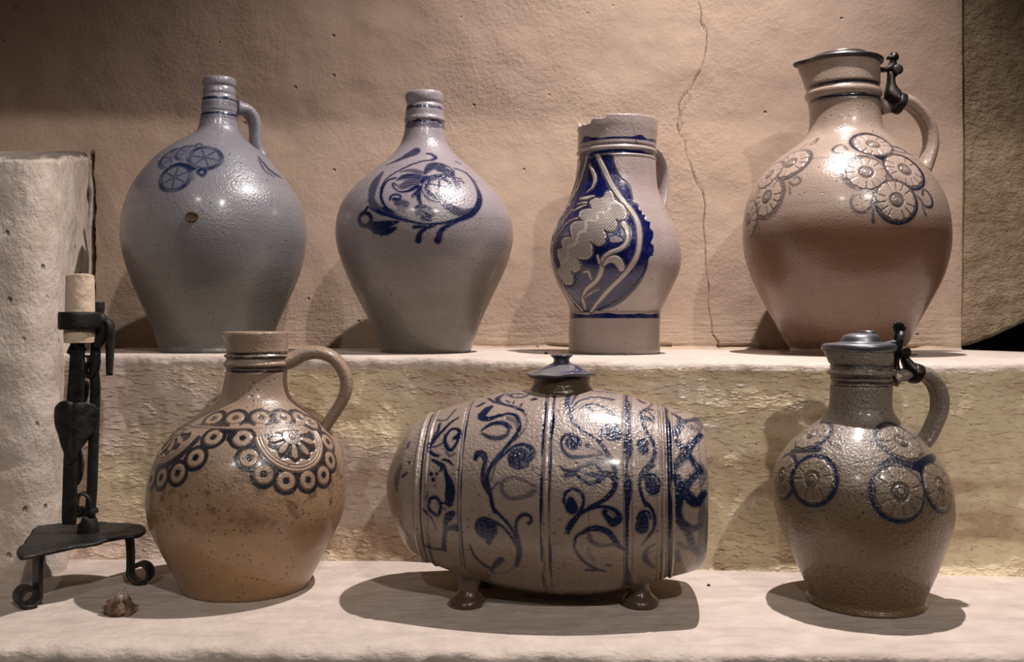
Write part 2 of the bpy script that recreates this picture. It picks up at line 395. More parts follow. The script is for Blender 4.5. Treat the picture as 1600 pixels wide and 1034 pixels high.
class Jug(Pot):
    up = np.array([0, 0, 1.0]); cap0 = True; cap1 = True
    def __init__(s, rows, ox, oy, sc, Y0, zbase, rbase, rim_in=0.010, depth_in=0.04, dense=None, fine=0.00105, coarse=0.0035, spout=None, rings=()):
        pts = []
        for (y, xl, xr) in rows:
            y, xl, xr = oy+y/sc, ox+xl/sc, ox+xr/sc
            aL, aR = math.atan((xl-CX)/FOC), math.atan((xr-CX)/FOC)
            th, al = (aL+aR)/2, (aR-aL)/2
            D = Y0/math.cos(th); r = D*math.sin(al)
            dep = D*math.cos(al)*(math.cos(aL)+math.cos(aR))/2
            pts.append((r, CAMH+(CY-y)/FOC*dep, Y0*math.tan(th)))
        pts = [p for p in pts if p[1] > zbase+0.006]
        pts.append((rbase+0.001, zbase+0.003, pts[-1][2])); pts.append((rbase-0.002, zbase, pts[-1][2]))
        s.Y0, s.zb = Y0, zbase
        s.axis = np.mean([p[2] for p in pts if p[0] > 0.6*max(q[0] for q in pts)])
        s.ztop = pts[0][1]; rt = pts[0][0]; xt = pts[0][2]
        # inner side of the mouth first, then down the outside
        inner = [(rt-rim_in, s.ztop-depth_in, xt), (rt-rim_in, s.ztop-0.010, xt), (rt-rim_in*0.75, s.ztop-0.002, xt), (rt-rim_in*0.35, s.ztop+0.0005, xt)]
        p = catmull(np.array(inner+pts), 10)
        p[:, 1] = np.maximum(p[:, 1], zbase); p[:, 0] = np.maximum(p[:, 0], 0.002)
        arc = np.concatenate([[0], np.cumsum(np.hypot(np.diff(p[:, 0]), np.diff(p[:, 1])))])
        zz = []
        a = 0.0
        dz = [(CAMH+(CY-q)/FOC*Y0*0.93) for q in (dense or (0, 0))]
        while a < arc[-1]:
            zz.append(a); z = np.interp(a, arc, p[:, 1]); r = np.interp(a, arc, p[:, 0])
            ind = dense and dz[1] < z < dz[0]+0.0
            a += fine if ind else (0.0016 if z > s.ztop-0.09 else coarse)
        zz.append(arc[-1]); zz = np.array(zz)
        r, z, xc = [np.interp(zz, arc, p[:, k]) for k in range(3)]
        for (py, amp, wpx) in rings:                 # thrown rings (+) and grooves (-), py as seen at the front centre
            rz = np.interp(s.ztop-0.03, z[::-1], r[::-1])
            zc = s.zfront(py, z, r); w = wpx/FOC*Y0
            r = r+amp*np.exp(-((z-zc)/w)**4)*(zz > 0.03)
        rmax = r.max(); s.zs, s.rs = z, r
        cam_dir = math.atan2(-s.axis, Y0)            # direction to the camera seen from the axis
        f = fine if dense else coarse
        fa = np.arange(-100, 100, math.degrees(f/rmax)); ba = np.arange(100, 260, 4.0)
        ang = np.radians(np.concatenate([fa, ba]))+math.atan2(-s.axis, Y0)
        s.ang = ang
        R = np.repeat(r[:, None], len(ang), 1)
        if spout:
            sa, amp, w, h = spout
            d = (ang-math.radians(sa)+np.pi) % (2*np.pi)-np.pi
            R = R+amp*np.exp(-(d/w)**2)[None]*sstep(s.ztop-h, s.ztop, z)[:, None]
        X = xc[:, None]+R*np.sin(ang)[None]; Y = Y0-R*np.cos(ang)[None]
        P = np.stack([X, Y, np.repeat(z[:, None], len(ang), 1)], -1)
        wob = fbm(P[..., 0]*9, P[..., 1]*9, P[..., 2]*14, 2, int(abs(Y0*1000)+rbase*1e4))
        P[..., 0] += wob*0.0012*np.sin(ang)[None]; P[..., 1] -= wob*0.0012*np.cos(ang)[None]
        s.U = np.repeat(ang[None], len(z), 0)*0.15; s.Vv = np.repeat((-zz)[:, None], len(ang), 1)
        s.setup(P, (0, len(fa)))
    def zfront(s, py, z=None, r=None):
        z = s.zs if z is None else z; r = s.rs if r is None else r
        dep = s.Y0-r
        yy = CY-FOC*(z-CAMH)/dep
        k = len(z)//20
        o = np.argsort(yy[k:]); return float(np.interp(py, yy[k:][o], z[k:][o]))
    def band(s, py, wpx, c=1.0, d=None, l=None, amp=0.0, seed=1, soft=0.5):
        zc = s.zfront(py); hw = wpx/2/FOC*s.Y0; Z = s.P[..., 2]; A = np.repeat(s.ang[None], s.nv, 0)
        n = noise3(A*4, Z*30, 0*A, seed)*amp/FOC*s.Y0
        cov = np.clip((hw+n*0.7-np.abs(Z-zc-n*0.5))/(soft*s.Y0/FOC)+0.5, 0, 1)*(np.arange(s.nv) > 8)[:, None]
        idx = np.where(cov.reshape(-1) > 0)[0]
        s.apply(idx, cov.reshape(-1)[idx], c, d, l)

# ------------------------------------------------------------------ the masonry setting
def ledge_z(x):                                       # the upper ledge falls a few millimetres to the right
    return np.interp(x, [-0.9, -0.5, -0.15, 0.17, 0.55, 1.2], [0.2880, 0.2875, 0.2862, 0.2850, 0.2832, 0.2830])
def face_y(x):
    return np.interp(x, [-1.1, -0.5, -0.15, 0.05, 0.32, 0.65, 1.2], [1.373, 1.373, 1.362, 1.327, 1.307, 1.284, 1.26])
def lip_z(x):
    return np.interp(x, [-1.1, -0.55, -0.1, 0.15, 0.37, 0.55, 0.9], [0.2937, 0.2925, 0.2885, 0.2840, 0.2820, 0.2822, 0.2836])
WALL_Y = 1.80
# plaster of the back wall
t = NT('beige_plaster')
z = t.xyz()[2]
n1 = t.noise(2.2, 4, 0.55); n2 = t.noise(14, 5, 0.65)
c = t.mix(t.ramp(n1, 0.35, 0.65), srgb(170, 147, 130), srgb(184, 162, 143))
c = t.mix(t.ramp(n2, 0.3, 0.75, 0, 0.35), c, srgb(160, 134, 114))
low = t.ramp(t.math('ADD', z, t.math('MULTIPLY', n1, 0.05)), 0.40, 0.33)
c = t.mix(t.math('MULTIPLY', low, 0.55), c, srgb(188, 168, 146))
pa = t.n('ShaderNodeAttribute', attribute_name='paint'); sp = t.n('ShaderNodeSeparateColor', {'Color': pa.outputs['Color']}).outputs
c = t.mix(sp[0], c, srgb(66, 44, 32))
pits = t.n('ShaderNodeTexVoronoi', {'Vector': t.obj(), 'Scale': 42.0}); pc = t.n('ShaderNodeSeparateColor', {'Color': pits.outputs['Color']}).outputs[0]
pf = t.math('MULTIPLY', t.ramp(pits.outputs['Distance'], 0.16, 0.06), t.ramp(pc, 0.93, 0.94))
c = t.mix(t.math('MULTIPLY', pf, 0.3), c, srgb(104, 76, 56))
rg = t.ramp(t.noise(3.5, 3, 0.5), 0.38, 0.62, 0.25, 1.0)
b1 = t.bump(t.math('MULTIPLY', t.noise(120, 4, 0.6), rg), 0.0020); b2 = t.bump(t.noise(300, 3, 0.6, t.obj((1, 1, 0.8))), 0.0005, 1.0, b1); b2 = t.bump(t.noise(7, 3, 0.5), 0.008, 1.0, b2)
b3 = t.bump(pf, -0.004, 1.0, b2)
hs = t.noise(20, 4, 0.6, t.obj((0.5, 1, 5)))
b4 = t.bump(hs, 0.003, t.math('MULTIPLY', low, 1.0), b3)
b4.node.inputs['Strength'].default_value = 1
M_WALL = t.out(Base_Color=c, Roughness=0.92, Normal=b4, Specular_IOR_Level=0.2)

def cream(name, ca, cb, edge=None, bstr=1.0, yellow=None):
    t = NT(name)
    x, y, z = t.xyz()
    n1 = t.noise(2.6, 4, 0.6); n2 = t.noise(24, 4, 0.6)
    c = t.mix(t.ramp(n2, 0.3, 0.7, 0, 0.4), srgb(*ca), srgb(*cb))
    if yellow:
        f = t.ramp(t.math('ADD', n1, t.math('MULTIPLY', x, 0.28)), 0.44, 0.60)
        c = t.mix(f, c, t.mix(t.ramp(n2, 0.3, 0.7), srgb(*yellow), srgb(*[v*0.93 for v in yellow])))
        # pinkish lamp light put into the colour as patches over the face
        wz = t.noise(5, 5, 0.6, t.obj((1, 1, 2.2)))
        c = t.mix(t.math('MULTIPLY', t.ramp(wz, 0.50, 0.66), 0.7), c, srgb(186, 158, 132))
    return t, c, x, y, z
# lower ledge
def ledge_material(name, face_from):
    """whitewashed top, painted front; face_from(x,y,z sockets, t) gives 0..1 how much of the front colour shows"""
    t = NT(name); x, y, z = t.xyz()
    n1 = t.noise(3.0, 4, 0.6); n2 = t.noise(26, 5, 0.62); nl = t.noise(9, 4, 0.6, t.obj((1, 4, 1)))
    top = t.mix(t.ramp(n2, 0.3, 0.72), srgb(207, 193, 181), srgb(187, 173, 161))
    top = t.mix(t.ramp(nl, 0.48, 0.7, 0, 0.5), top, srgb(166, 152, 140))
    yel = t.mix(t.ramp(n2, 0.3, 0.7), srgb(232, 216, 182), srgb(218, 200, 164))
    pink = t.mix(t.ramp(n2, 0.3, 0.7), srgb(214, 198, 184), srgb(194, 174, 158))
    tan = t.mix(t.ramp(n2, 0.3, 0.7), srgb(186, 160, 130), srgb(168, 140, 112))
    w = t.noise(4.0, 4, 0.55, t.obj((0.8, 1, 2.4)))
    fc = t.mix(t.ramp(t.math('ADD', w, t.math('MULTIPLY', x, 0.30)), 0.36, 0.52), pink, yel)  # pink to yellow across the face: tints of two lamps put into colour
    w2 = t.noise(5.0, 5, 0.6, t.obj((0.7, 1, 3.0)))
    fc = t.mix(t.math('MULTIPLY', t.ramp(w2, 0.50, 0.62), face_from[3]), fc, tan)
    f = t.ramp(t.math('ADD', t.math('MULTIPLY', t.math('SUBTRACT', face_from[0](t, x, y, z), 0.0), 1.0), t.math('MULTIPLY', t.math('SUBTRACT', n2, 0.5), face_from[1])), 0.0, face_from[2])
    c = t.mix(f, top, fc)
    sk = t.n('ShaderNodeTexVoronoi', {'Vector': t.obj(), 'Scale': 60.0}); sc_ = t.n('ShaderNodeSeparateColor', {'Color': sk.outputs['Color']}).outputs[0]
    sf = t.math('MULTIPLY', t.ramp(sk.outputs['Distance'], 0.12, 0.05), t.ramp(sc_, 0.90, 0.91))
    c = t.mix(t.math('MULTIPLY', sf, 0.7), c, srgb(96, 74, 60))
    # brushed whitewash on top, dribbled horizontal stipple on the front
    bt = t.noise(60, 5, 0.6, t.obj((0.45, 1.3, 1)))
    fs = t.noise(150, 2, 0.5, t.obj((0.45, 1, 1.1)), 0.0)
    fr = t.math('MULTIPLY', t.ramp(fs, 0.50, 0.72), f)
    nb = t.bump(bt, 0.0030); nb = t.bump(t.noise(9, 4, 0.6, t.obj((1, 1, 1.6))), 0.010, 1.0, nb)
    nb = t.bump(fr, 0.0021, 1.0, nb); nb = t.bump(t.noise(260, 2, 0.6), 0.0006, 1.0, nb)
    return t.out(Base_Color=c, Roughness=t.math('SUBTRACT', 0.85, t.math('MULTIPLY', f, 0.38)), Normal=nb, Specular_IOR_Level=0.5)
M_LOW = ledge_material('whitewashed_lower_ledge', (lambda t, x, y, z: t.math('MULTIPLY', t.math('ADD', z, 0.016), -60.0), 0.9, 0.25, 0.2))
M_UP = ledge_material('whitewashed_upper_ledge', (lambda t, x, y, z: t.math('MULTIPLY', t.math('SUBTRACT', z, 0.2745), -60.0), 1.3, 0.25, 0.85))

# lower ledge: one swept section with a crumbling front edge
xs = np.linspace(-1.25, 1.25, 420)
fy = np.interp(xs, [-1.2, -0.27, 0.0, 0.27, 1.2], [1.003, 0.999, 0.991, 0.983, 0.980]) + 0.004*fbm(xs*14, 0, 0, 3, 3) + 0.003*fbm(xs*60, 0, 0, 2, 4)
sec = [(1.75-t_, 0.0) for t_ in np.linspace(0, 0.62, 34)] + [(None, d, h) for d, h in
       ((0.050, 0.0), (0.030, 0.0003), (0.016, 0.0), (0.008, -0.0015), (0.003, -0.005), (0.0005, -0.010), (0.001, -0.016), (0.004, -0.024), (0.006, -0.04), (0.006, -0.07), (0.004, -0.12), (0.004, -0.2), (0.004, -0.42))]
P = np.zeros((len(sec), len(xs), 3))
for i, q in enumerate(sec):
    P[i, :, 0] = xs
    if q[0] is not None: P[i, :, 1], P[i, :, 2] = q
    else: P[i, :, 1], P[i, :, 2] = fy+q[1], q[2]
dn = fbm(P[..., 0]*9, P[..., 1]*9, P[..., 2]*20, 3, 9)
P[..., 2] += np.where(P[..., 2] > -0.003, 0.0007*np.minimum(dn, 0.0), 0.004*dn)
P[..., 1] += np.where(P[..., 2] < -0.006, 0.004*fbm(P[..., 0]*40, P[..., 2]*40, 0, 3, 19), 0)
tag(grid_obj('lower_ledge', P, False, M_LOW), kind='structure')

# upper ledge (the block the back row stands on)
xs = np.concatenate([np.linspace(-0.72, 1.15, 520)])
fyx = face_y(xs); lz = lip_z(xs); tz = ledge_z(xs)
edge = 0.0035*fbm(xs*22, 0, 0, 3, 31)+0.0015*fbm(xs*90, 0, 0, 2, 33)
back = np.interp(xs, [-1, 0.84, 1.0, 1.15], [1.83, 1.83, 1.52, 1.30])
rows = []
for k in np.linspace(0, 1, 16): rows.append((back+(fyx+0.06-back)*k, tz+0*xs))
for d, m in ((0.045, 0.1), (0.03, 0.45), (0.02, 0.8), (0.012, 1.0)): rows.append((fyx+d, tz+(lz-tz)*m))
for d, h in ((0.006, -0.0010), (0.002, -0.0035), (0.0, -0.008), (0.0, -0.014), (0.001, -0.022)): rows.append((fyx+d+edge*(1 if h < -0.002 else 0.3), lz+h+edge*0.3))
for k in np.linspace(0.12, 1, 26): rows.append((fyx+0.001, lz-0.022+(-0.004-(lz-0.022))*k))
P = np.zeros((len(rows), len(xs), 3))
for i, (yy, zz_) in enumerate(rows): P[i, :, 0] = xs; P[i, :, 1] = yy; P[i, :, 2] = zz_
fm = np.clip((lz[None]-P[..., 2]-0.01)/0.02, 0, 1)
P[..., 1] += fm*(0.0045*fbm(P[..., 0]*10, P[..., 2]*14, 0, 3, 41)+0.0012*fbm(P[..., 0]*70, P[..., 2]*90, 0, 2, 43))
P[..., 1] -= np.clip((0.02-P[..., 2])/0.02, 0, 1)**2*0.008     # plaster fillet at the foot
tag(grid_obj('upper_ledge', P, False, M_UP), kind='structure')

# back wall with its crack and the rough joint at the foot
crack = np.array([at(px, py, WALL_Y)[[0, 2]] for px, py in
    [(1091, -30), (1090, 0), (1096, 22), (1094, 36), (1104, 50), (1103, 75), (1100, 92), (1096, 108), (1088, 120), (1080, 138), (1066, 152), (1060, 166), (1062, 180), (1058, 195), (1060, 208),
     (1070, 222), (1072, 242), (1079, 258), (1087, 284), (1098, 300), (1102, 322), (1099, 350), (1102, 380), (1103, 420), (1108, 452), (1107, 480), (1112, 505), (1113, 522), (1122, 534), (1124, 546)]])
crack2 = np.array([at(px, py, WALL_Y)[[0, 2]] for px, py in [(1060, 208), (1066, 196), (1062, 188), (1068, 170), (1080, 150)]])
xs = np.concatenate([np.arange(-1.25, -0.815, 0.012), np.arange(-0.815, -0.765, 0.0014), np.arange(-0.765, 0.29, 0.012), np.arange(0.29, 0.41, 0.0013), np.arange(0.41, 0.840, 0.012), [0.8430, 0.8455, 0.8470, 0.8478]])
zs = np.concatenate([np.arange(0.20, 0.275, 0.02), np.arange(0.275, 0.32, 0.002), np.arange(0.32, 1.62, 0.0055)])
X, Z = np.meshgrid(xs, zs)
Y = WALL_Y+0.006*fbm(X*3, 0, Z*3, 3, 51)+0.0012*fbm(X*26, 0, Z*26, 2, 53)
cr = np.zeros_like(X)
for line, w0 in ((crack, 0.0011), (crack2, 0.0007)):
    for a, b in zip(line[:-1], line[1:]):
        ab = b-a; tt = np.clip(((X-a[0])*ab[0]+(Z-a[1])*ab[1])/(ab@ab), 0, 1)
        d = np.hypot(X-a[0]-tt*ab[0], Z-a[1]-tt*ab[1])
        w = w0*(0.7+0.5*noise3(X*90, 0, Z*90, 7))
        cr = np.maximum(cr, np.clip((w-d)/0.0012+0.5, 0, 1))
cr *= (np.abs(X-0.35) < 0.062)
Y = Y+cr*0.003
xj = -0.7900+0.0035*fbm(0, 0, Z*16, 3, 83)+0.002*fbm(0, 0, Z*70, 2, 84)
gj = np.clip((0.0048+0.0022*fbm(1, 0, Z*40, 2, 85)-np.abs(X-xj))/0.0012, 0, 1)*(Z < 0.655)*(np.abs(X+0.79) < 0.024)
cr = np.maximum(cr, gj*0); Y = Y+gj*0.010
jz = ledge_z(X)+0.006+0.006*fbm(X*14, 0, 0, 3, 57)
joint = np.clip(1-np.abs(Z-jz)/0.0045, 0, 1)*(X > -0.2)*(0.6+0.4*np.sign(noise3(X*22, 0, 0, 59)+0.2))
Y = Y+joint*0.007-0.010*np.clip((jz-0.001-Z)/0.008, 0, 1)*(X > -0.2)
Y[:, -4:] += np.array([0.0, 0.001, 0.003, 0.030])[None]
Aw = np.zeros(X.shape+(4,)); Aw[..., 0] = np.maximum(np.maximum(cr*0.75, joint*0.35), gj*1.0); Aw[..., 3] = 1
tag(grid_obj('wall_back', np.stack([X, Y, Z], -1), False, M_WALL, attr=Aw), kind='structure')

# rough pier at the right, its underside broken away over a dark hollow
t = NT('rough_brown_plaster')
n1 = t.noise(3, 4, 0.6); n2 = t.noise(30, 5, 0.7)
c = t.mix(t.ramp(n1, 0.35, 0.65), srgb(146, 127, 102), srgb(170, 152, 126)); c = t.mix(t.ramp(n2, 0.35, 0.7, 0, 0.6), c, srgb(106, 86, 64))
nb = t.bump(t.noise(48, 5, 0.7, t.obj((0.8, 1, 1.25))), 0.012); nb = t.bump(t.noise(150, 3, 0.6), 0.003, 1.0, nb)
M_ROUGH = t.out(Base_Color=c, Roughness=0.95, Normal=nb, Specular_IOR_Level=0.15)
t = NT('hollow_shade'); M_DARK = t.out(Base_Color=srgb(20, 16, 13), Roughness=0.95)  # near-black colour paints in the shade inside the hollow
xs = np.linspace(0.8455, 1.35, 90); kk = np.linspace(0, 1, 150)
X = np.repeat(xs[None], 150, 0)
zb = np.interp(xs, [0.8455, 0.853, 0.87, 0.915, 0.96, 1.35], [0.2915, 0.2900, 0.2955, 0.312, 0.331, 0.46])+0.0015*fbm(xs*60, 0, 0, 2, 61)
Z = zb[None]+(1.62-zb[None])*kk[:, None]
Yp = WALL_Y+0.012+0.05*(X-0.8455)+0.004*fbm(X*9, 0, Z*9, 3, 63)+0.0018*fbm(X*45, 0, Z*45, 2, 65)
Pp = np.stack([X, Yp, Z], -1)
soff = Pp[:1].copy(); soff = np.concatenate([soff+np.array([0, 0.25, 0.0]), soff+np.array([0, 0.08, 0.0]), soff+np.array([0, 0.004, -0.001])])
tag(grid_obj('wall_right', np.concatenate([soff, Pp]), False, M_ROUGH), kind='structure')
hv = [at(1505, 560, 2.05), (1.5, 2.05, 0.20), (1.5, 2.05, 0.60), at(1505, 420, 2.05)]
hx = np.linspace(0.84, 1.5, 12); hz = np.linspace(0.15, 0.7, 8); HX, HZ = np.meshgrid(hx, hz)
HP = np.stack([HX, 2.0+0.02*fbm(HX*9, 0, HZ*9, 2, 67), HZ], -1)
tag(grid_obj('hollow_shade_back', HP, False, M_DARK), kind='structure')  # dark back sheet of the hollow, its shade is in the colour
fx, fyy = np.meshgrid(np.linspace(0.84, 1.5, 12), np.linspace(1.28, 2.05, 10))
tag(grid_obj('hollow_shade_floor', np.stack([fx, fyy, 0.245+0.004*fbm(fx*20, fyy*20, 0, 2, 69)], -1), False, M_DARK), kind='structure')  # dark floor sheet of the hollow, shaded by colour as well

# splayed pier at the left, with a ragged dark joint where it meets the wall
t = NT('pale_rough_plaster')
n1 = t.noise(4, 4, 0.6); n2 = t.noise(26, 5, 0.65)
c = t.mix(t.ramp(n1, 0.35, 0.65), srgb(208, 198, 188), srgb(192, 178, 164)); c = t.mix(t.ramp(n2, 0.35, 0.72, 0, 0.5), c, srgb(152, 130, 112))
pa = t.n('ShaderNodeAttribute', attribute_name='paint'); sp = t.n('ShaderNodeSeparateColor', {'Color': pa.outputs['Color']}).outputs
c = t.mix(sp[0], c, srgb(46, 36, 28))
pv = t.n('ShaderNodeTexVoronoi', {'Vector': t.obj((1, 1, 0.7)), 'Scale': 55.0}); pc = t.n('ShaderNodeSeparateColor', {'Color': pv.outputs['Color']}).outputs[0]
pf = t.math('MULTIPLY', t.ramp(pv.outputs['Distance'], 0.2, 0.06), t.ramp(pc, 0.72, 0.75)); c = t.mix(t.math('MULTIPLY', pf, 0.5), c, srgb(104, 84, 66))
nb = t.bump(t.noise(38, 5, 0.65, t.obj((1, 1, 0.7))), 0.006); nb = t.bump(pf, -0.004, 1.0, nb); nb = t.bump(t.noise(160, 3, 0.6), 0.0012, 1.0, nb)
M_PIER = t.out(Base_Color=c, Roughness=0.92, Normal=nb, Specular_IOR_Level=0.2)
plan = catmull([(-1.25, 1.235), (-1.0, 1.240), (-0.75, 1.247), (-0.66, 1.252), (-0.628, 1.262), (-0.614, 1.29), (-0.622, 1.33), (-0.648, 1.40), (-0.70, 1.55), (-0.745, 1.68), (-0.775, 1.765), (-0.784, 1.785), (-0.790, 1.815)], 10)
dcum = np.concatenate([[0], np.cumsum(np.hypot(*np.diff(plan, axis=0).T))])
ss = np.concatenate([np.linspace(0, dcum[-1]-0.10, 120), np.linspace(dcum[-1]-0.098, dcum[-1], 60)])
px_, py_ = np.interp(ss, dcum, plan[:, 0]), np.interp(ss, dcum, plan[:, 1])
topz = CAMH+(CY-238)/FOC*np.clip(py_, 1.25, 1.80)+0.002*fbm(ss*30, 0, 0, 3, 71)
kk = np.linspace(0, 1, 170)
Zp = -0.01+(topz[None]+0.01-0.004)*kk[:, None]
Xp = np.repeat(px_[None], 170, 0); Yp = np.repeat(py_[None], 170, 0)
nx, ny = np.gradient(py_), -np.gradient(px_); L = np.hypot(nx, ny); nx, ny = nx/L, ny/L
dd = 0.010*fbm(ss[None]*7, Zp*7, 0, 3, 73)+0.0022*fbm(ss[None]*30, Zp*30, 0, 2, 75)
dd -= 0.010*np.exp(-((Zp-0.33)/0.09)**2)*np.exp(-((ss[None]-(dcum[-1]-0.86))/0.10)**2)
Xp = Xp+nx[None]*dd; Yp = Yp+ny[None]*dd
back_d = (dcum[-1]-ss)[None]
jg = np.clip((0.062+0.022*fbm(Zp*30, 0, 0, 3, 77)-back_d)/0.003, 0, 1)*np.clip((back_d-0.014-0.008*fbm(Zp*22, 0, 3, 3, 79))/0.003, 0, 1)
jg = jg*(Zp > 0.28)
jg = np.maximum(jg, np.clip((Zp-topz[None]+0.010+0.004*fbm(ss[None]*40, 0, 0, 3, 78))/0.003, 0, 1)*sstep(dcum[-1]-0.9, dcum[-1]-0.5, ss)[None]*0.8)
Xp = Xp-nx[None]*jg*0.008; Yp = Yp-ny[None]*jg*0.008
Ap = np.zeros(Xp.shape+(4,)); Ap[..., 0] = jg; Ap[..., 3] = 1
P0 = np.stack([Xp, Yp, Zp], -1)
cap = []; capa = []
fin = P0[-1].copy(); fin[:, 0] = np.minimum(fin[:, 0], -0.86); fin[:, 1] = 1.83; fin[:, 2] = topz.max()+0.004
for f in (0.01, 0.05, 0.3, 1.0):
    row = P0[-1]+(fin-P0[-1])*f; row[:, 2] += 0.003*min(1, f*20); cap.append(row); capa.append(Ap[-1])
tag(grid_obj('wall_left', np.concatenate([P0, np.array(cap)]), False, M_PIER, attr=np.concatenate([Ap, np.array(capa)])), kind='structure')
# soffit of the niche, above the frame: it keeps the front lamps off the top of the wall
sx, sy = np.meshgrid(np.linspace(-1.6, 1.8, 30), np.linspace(0.86, 1.90, 14))
tag(grid_obj('ceiling', np.stack([sx, sy, 1.86+0*sx], -1), False, M_WALL), kind='structure')
lx, lz2 = np.meshgrid(np.linspace(-1.6, 1.8, 60), np.linspace(0, 1, 12))
lowz = 1.250+0.02*fbm(lx*3, 0, 0, 2, 81)
tag(grid_obj('trim_3', np.stack([lx, 0.86+0*lx, lowz+lz2*(1.9-lowz)], -1), False, M_WALL), kind='structure')

# ------------------------------------------------------------------ upper row of pots
FM = 1.0
def zl(x): return float(ledge_z(x))
# --- bellied bottle with stamped rosettes
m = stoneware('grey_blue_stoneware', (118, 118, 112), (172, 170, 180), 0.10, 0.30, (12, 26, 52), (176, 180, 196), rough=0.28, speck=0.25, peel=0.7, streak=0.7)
rows = [(52, 334, 447), (58, 330, 450), (66, 328, 451), (76, 329, 450), (86, 332, 447), (90, 331, 448), (98, 330, 449), (108, 328, 450), (130, 327, 451), (152, 325, 453), (162, 325, 453), (180, 323, 453), (210, 319, 456), (235, 310, 461), (255, 288, 475), (280, 240, 503), (322, 176, 556), (370, 128, 599), (420, 90, 638), (480, 60, 675), (540, 44, 691), (600, 38, 696), (660, 44, 690), (720, 60, 677), (790, 86, 650), (850, 115, 622), (900, 140, 600), (950, 159, 580), (990, 173, 566)]
pos = at(338, 550, 1.60)
J1 = Jug(rows, 170, 100, 2.248, 1.60, zl(-0.49), 0.091, dense=(222, 312), coarse=0.0030, rings=((144, -0.0012, 2.5), (172, -0.0012, 2.5), (133, -0.0015, 2)))
J1.view(0, 0, 1)
J1.band(152, 3.5, 0.95, amp=1.0, seed=2); J1.band(175.5, 4.5, 1.0, amp=1.0, seed=3); J1.band(160, 6, 0.35, seed=5); J1.band(181, 5, 0.3, seed=6)
J1.view(230, 210, 10.34)
def soft_ros(J, x, y, r, n=6, rot=0.2, k=0.9):
    idx, a, b = J.local(x, y, r*1.8); rho = np.hypot(a, b)/r; ph = np.arctan2(b, a)+rot; e = 0.0022/r
    J.apply(idx, np.clip((1.5-rho)/0.5, 0, 1), 0.16)
    J.apply(idx, np.clip((0.13-np.abs(rho-1.0))/e+0.55, 0, 1)*(0.6+0.4*np.sin(ph*2+x)**2), k)
    J.apply(idx, np.clip((0.90-rho)/e, 0, 1), 0.42, None, 0.3)
    J.apply(idx, np.clip((0.045-np.abs(rho-0.86))/(e*0.6)+0.4, 0, 1)*0.8, k)
    sp_ = np.clip((0.16-np.abs(np.sin(n*ph/2))*rho*1.1)/(e*0.8)+0.5, 0, 1)*(rho < 0.8)
    J.apply(idx, sp_*0.85, k)
    J.apply(idx, np.clip((0.22-rho)/e+0.5, 0, 1)*0.8, k*0.8)
soft_ros(J1, 400, 380, 0.0225); soft_ros(J1, 640, 290, 0.0185, rot=0.6); soft_ros(J1, 930, 370, 0.0255); soft_ros(J1, 445, 690, 0.0250, rot=0.5)
J1.stroke([(380, 510), (500, 480), (640, 500), (760, 560)], [30, 60, 60, 50], 1.0, soft=3)
J1.stroke([(820, 600), (880, 560), (940, 600), (900, 660), (830, 630)], 46, 0.95, soft=3, closed=True)
J1.stroke([(720, 640), (740, 700)], 50, 0.5, soft=6); J1.stroke([(770, 190), (830, 150), (890, 170)], 20, 0.9, soft=2)
J1.view(0, 0, 1)
J1.stroke([(405, 246), (418, 262), (430, 272), (440, 278)], [4, 6, 6, 3], 0.8, soft=2); J1.stroke([(404, 250), (414, 266), (428, 276)], [3, 4, 3], 0.7, soft=2)
j1 = thing('stoneware_bottle', (J1.axis, 1.60, J1.zb), 'large bellied grey bottle with blue shoulder rosettes and a brown bung hole', 'bottle', None)
J1.build('body', m, j1)
def plane_pts(J, pts, beta, ox=0, oy=0, sc=1):
    """pixels of the handle's centre line -> points of the vertical plane through the pot's axis, turned back by beta degrees"""
    out = []
    b = math.radians(beta)
    for x, y in pts:
        x, y = ox+x/sc, oy+y/sc
        k = (x-CX)/FOC                                # X = k*Y ; X = ax + d cos b ; Y = Y0 + d sin b
        d = (k*J.Y0-J.axis)/(math.cos(b)-k*math.sin(b))
        out.append(at(x, y, J.Y0+d*math.sin(b)))
    return np.array(out), (-math.sin(b), math.cos(b), 0)
hp, sd = plane_pts(J1, [(545, 405), (590, 415), (650, 430), (700, 475), (738, 550), (752, 650), (752, 740), (765, 850), (800, 940)], 38, 290, 110, 6.893)
sweep('handle', hp, [0.034, 0.033, 0.033, 0.033, 0.033, 0.033, 0.033, 0.034, 0.040], [0.028, 0.024, 0.021, 0.020, 0.019, 0.018, 0.018, 0.019, 0.024], sd, m, j1, ribs=2, per=8, nc=28)
mk = NT('brown_cork'); nn = mk.noise(300, 4, 0.7)
M_CORK = mk.out(Base_Color=mk.mix(mk.ramp(nn, 0.3, 0.7), srgb(112, 82, 54), srgb(66, 44, 28)), Roughness=0.9, Normal=mk.bump(nn, 0.002))
J1xt = at(343.5, 122, 1.60)[0]
lathe('stopper', [(0.002, J1.ztop-0.02), (0.0165, J1.ztop-0.02), (0.0175, J1.ztop-0.001), (0.016, J1.ztop+0.0028), (0.008, J1.ztop+0.0040), (0.002, J1.ztop+0.0036)], J1xt, 1.60, M_CORK, j1, n=40, per=4,
      warp=lambda P, a: P+np.stack([0*P[..., 0], 0*P[..., 0], 0.0014*noise3(P[..., 0]*260, P[..., 1]*260, 0, 3)*(P[..., 2] > J1.ztop-0.002)], -1))
bp = J1.on(300, 339); bn = J1.N.reshape(-1, 3)[J1.vert(300, 339)]
a_ = np.linspace(0, 2*np.pi, 24, endpoint=False); e1 = np.cross((0, 0, 1), bn); e1 /= np.linalg.norm(e1); e2 = np.cross(bn, e1)
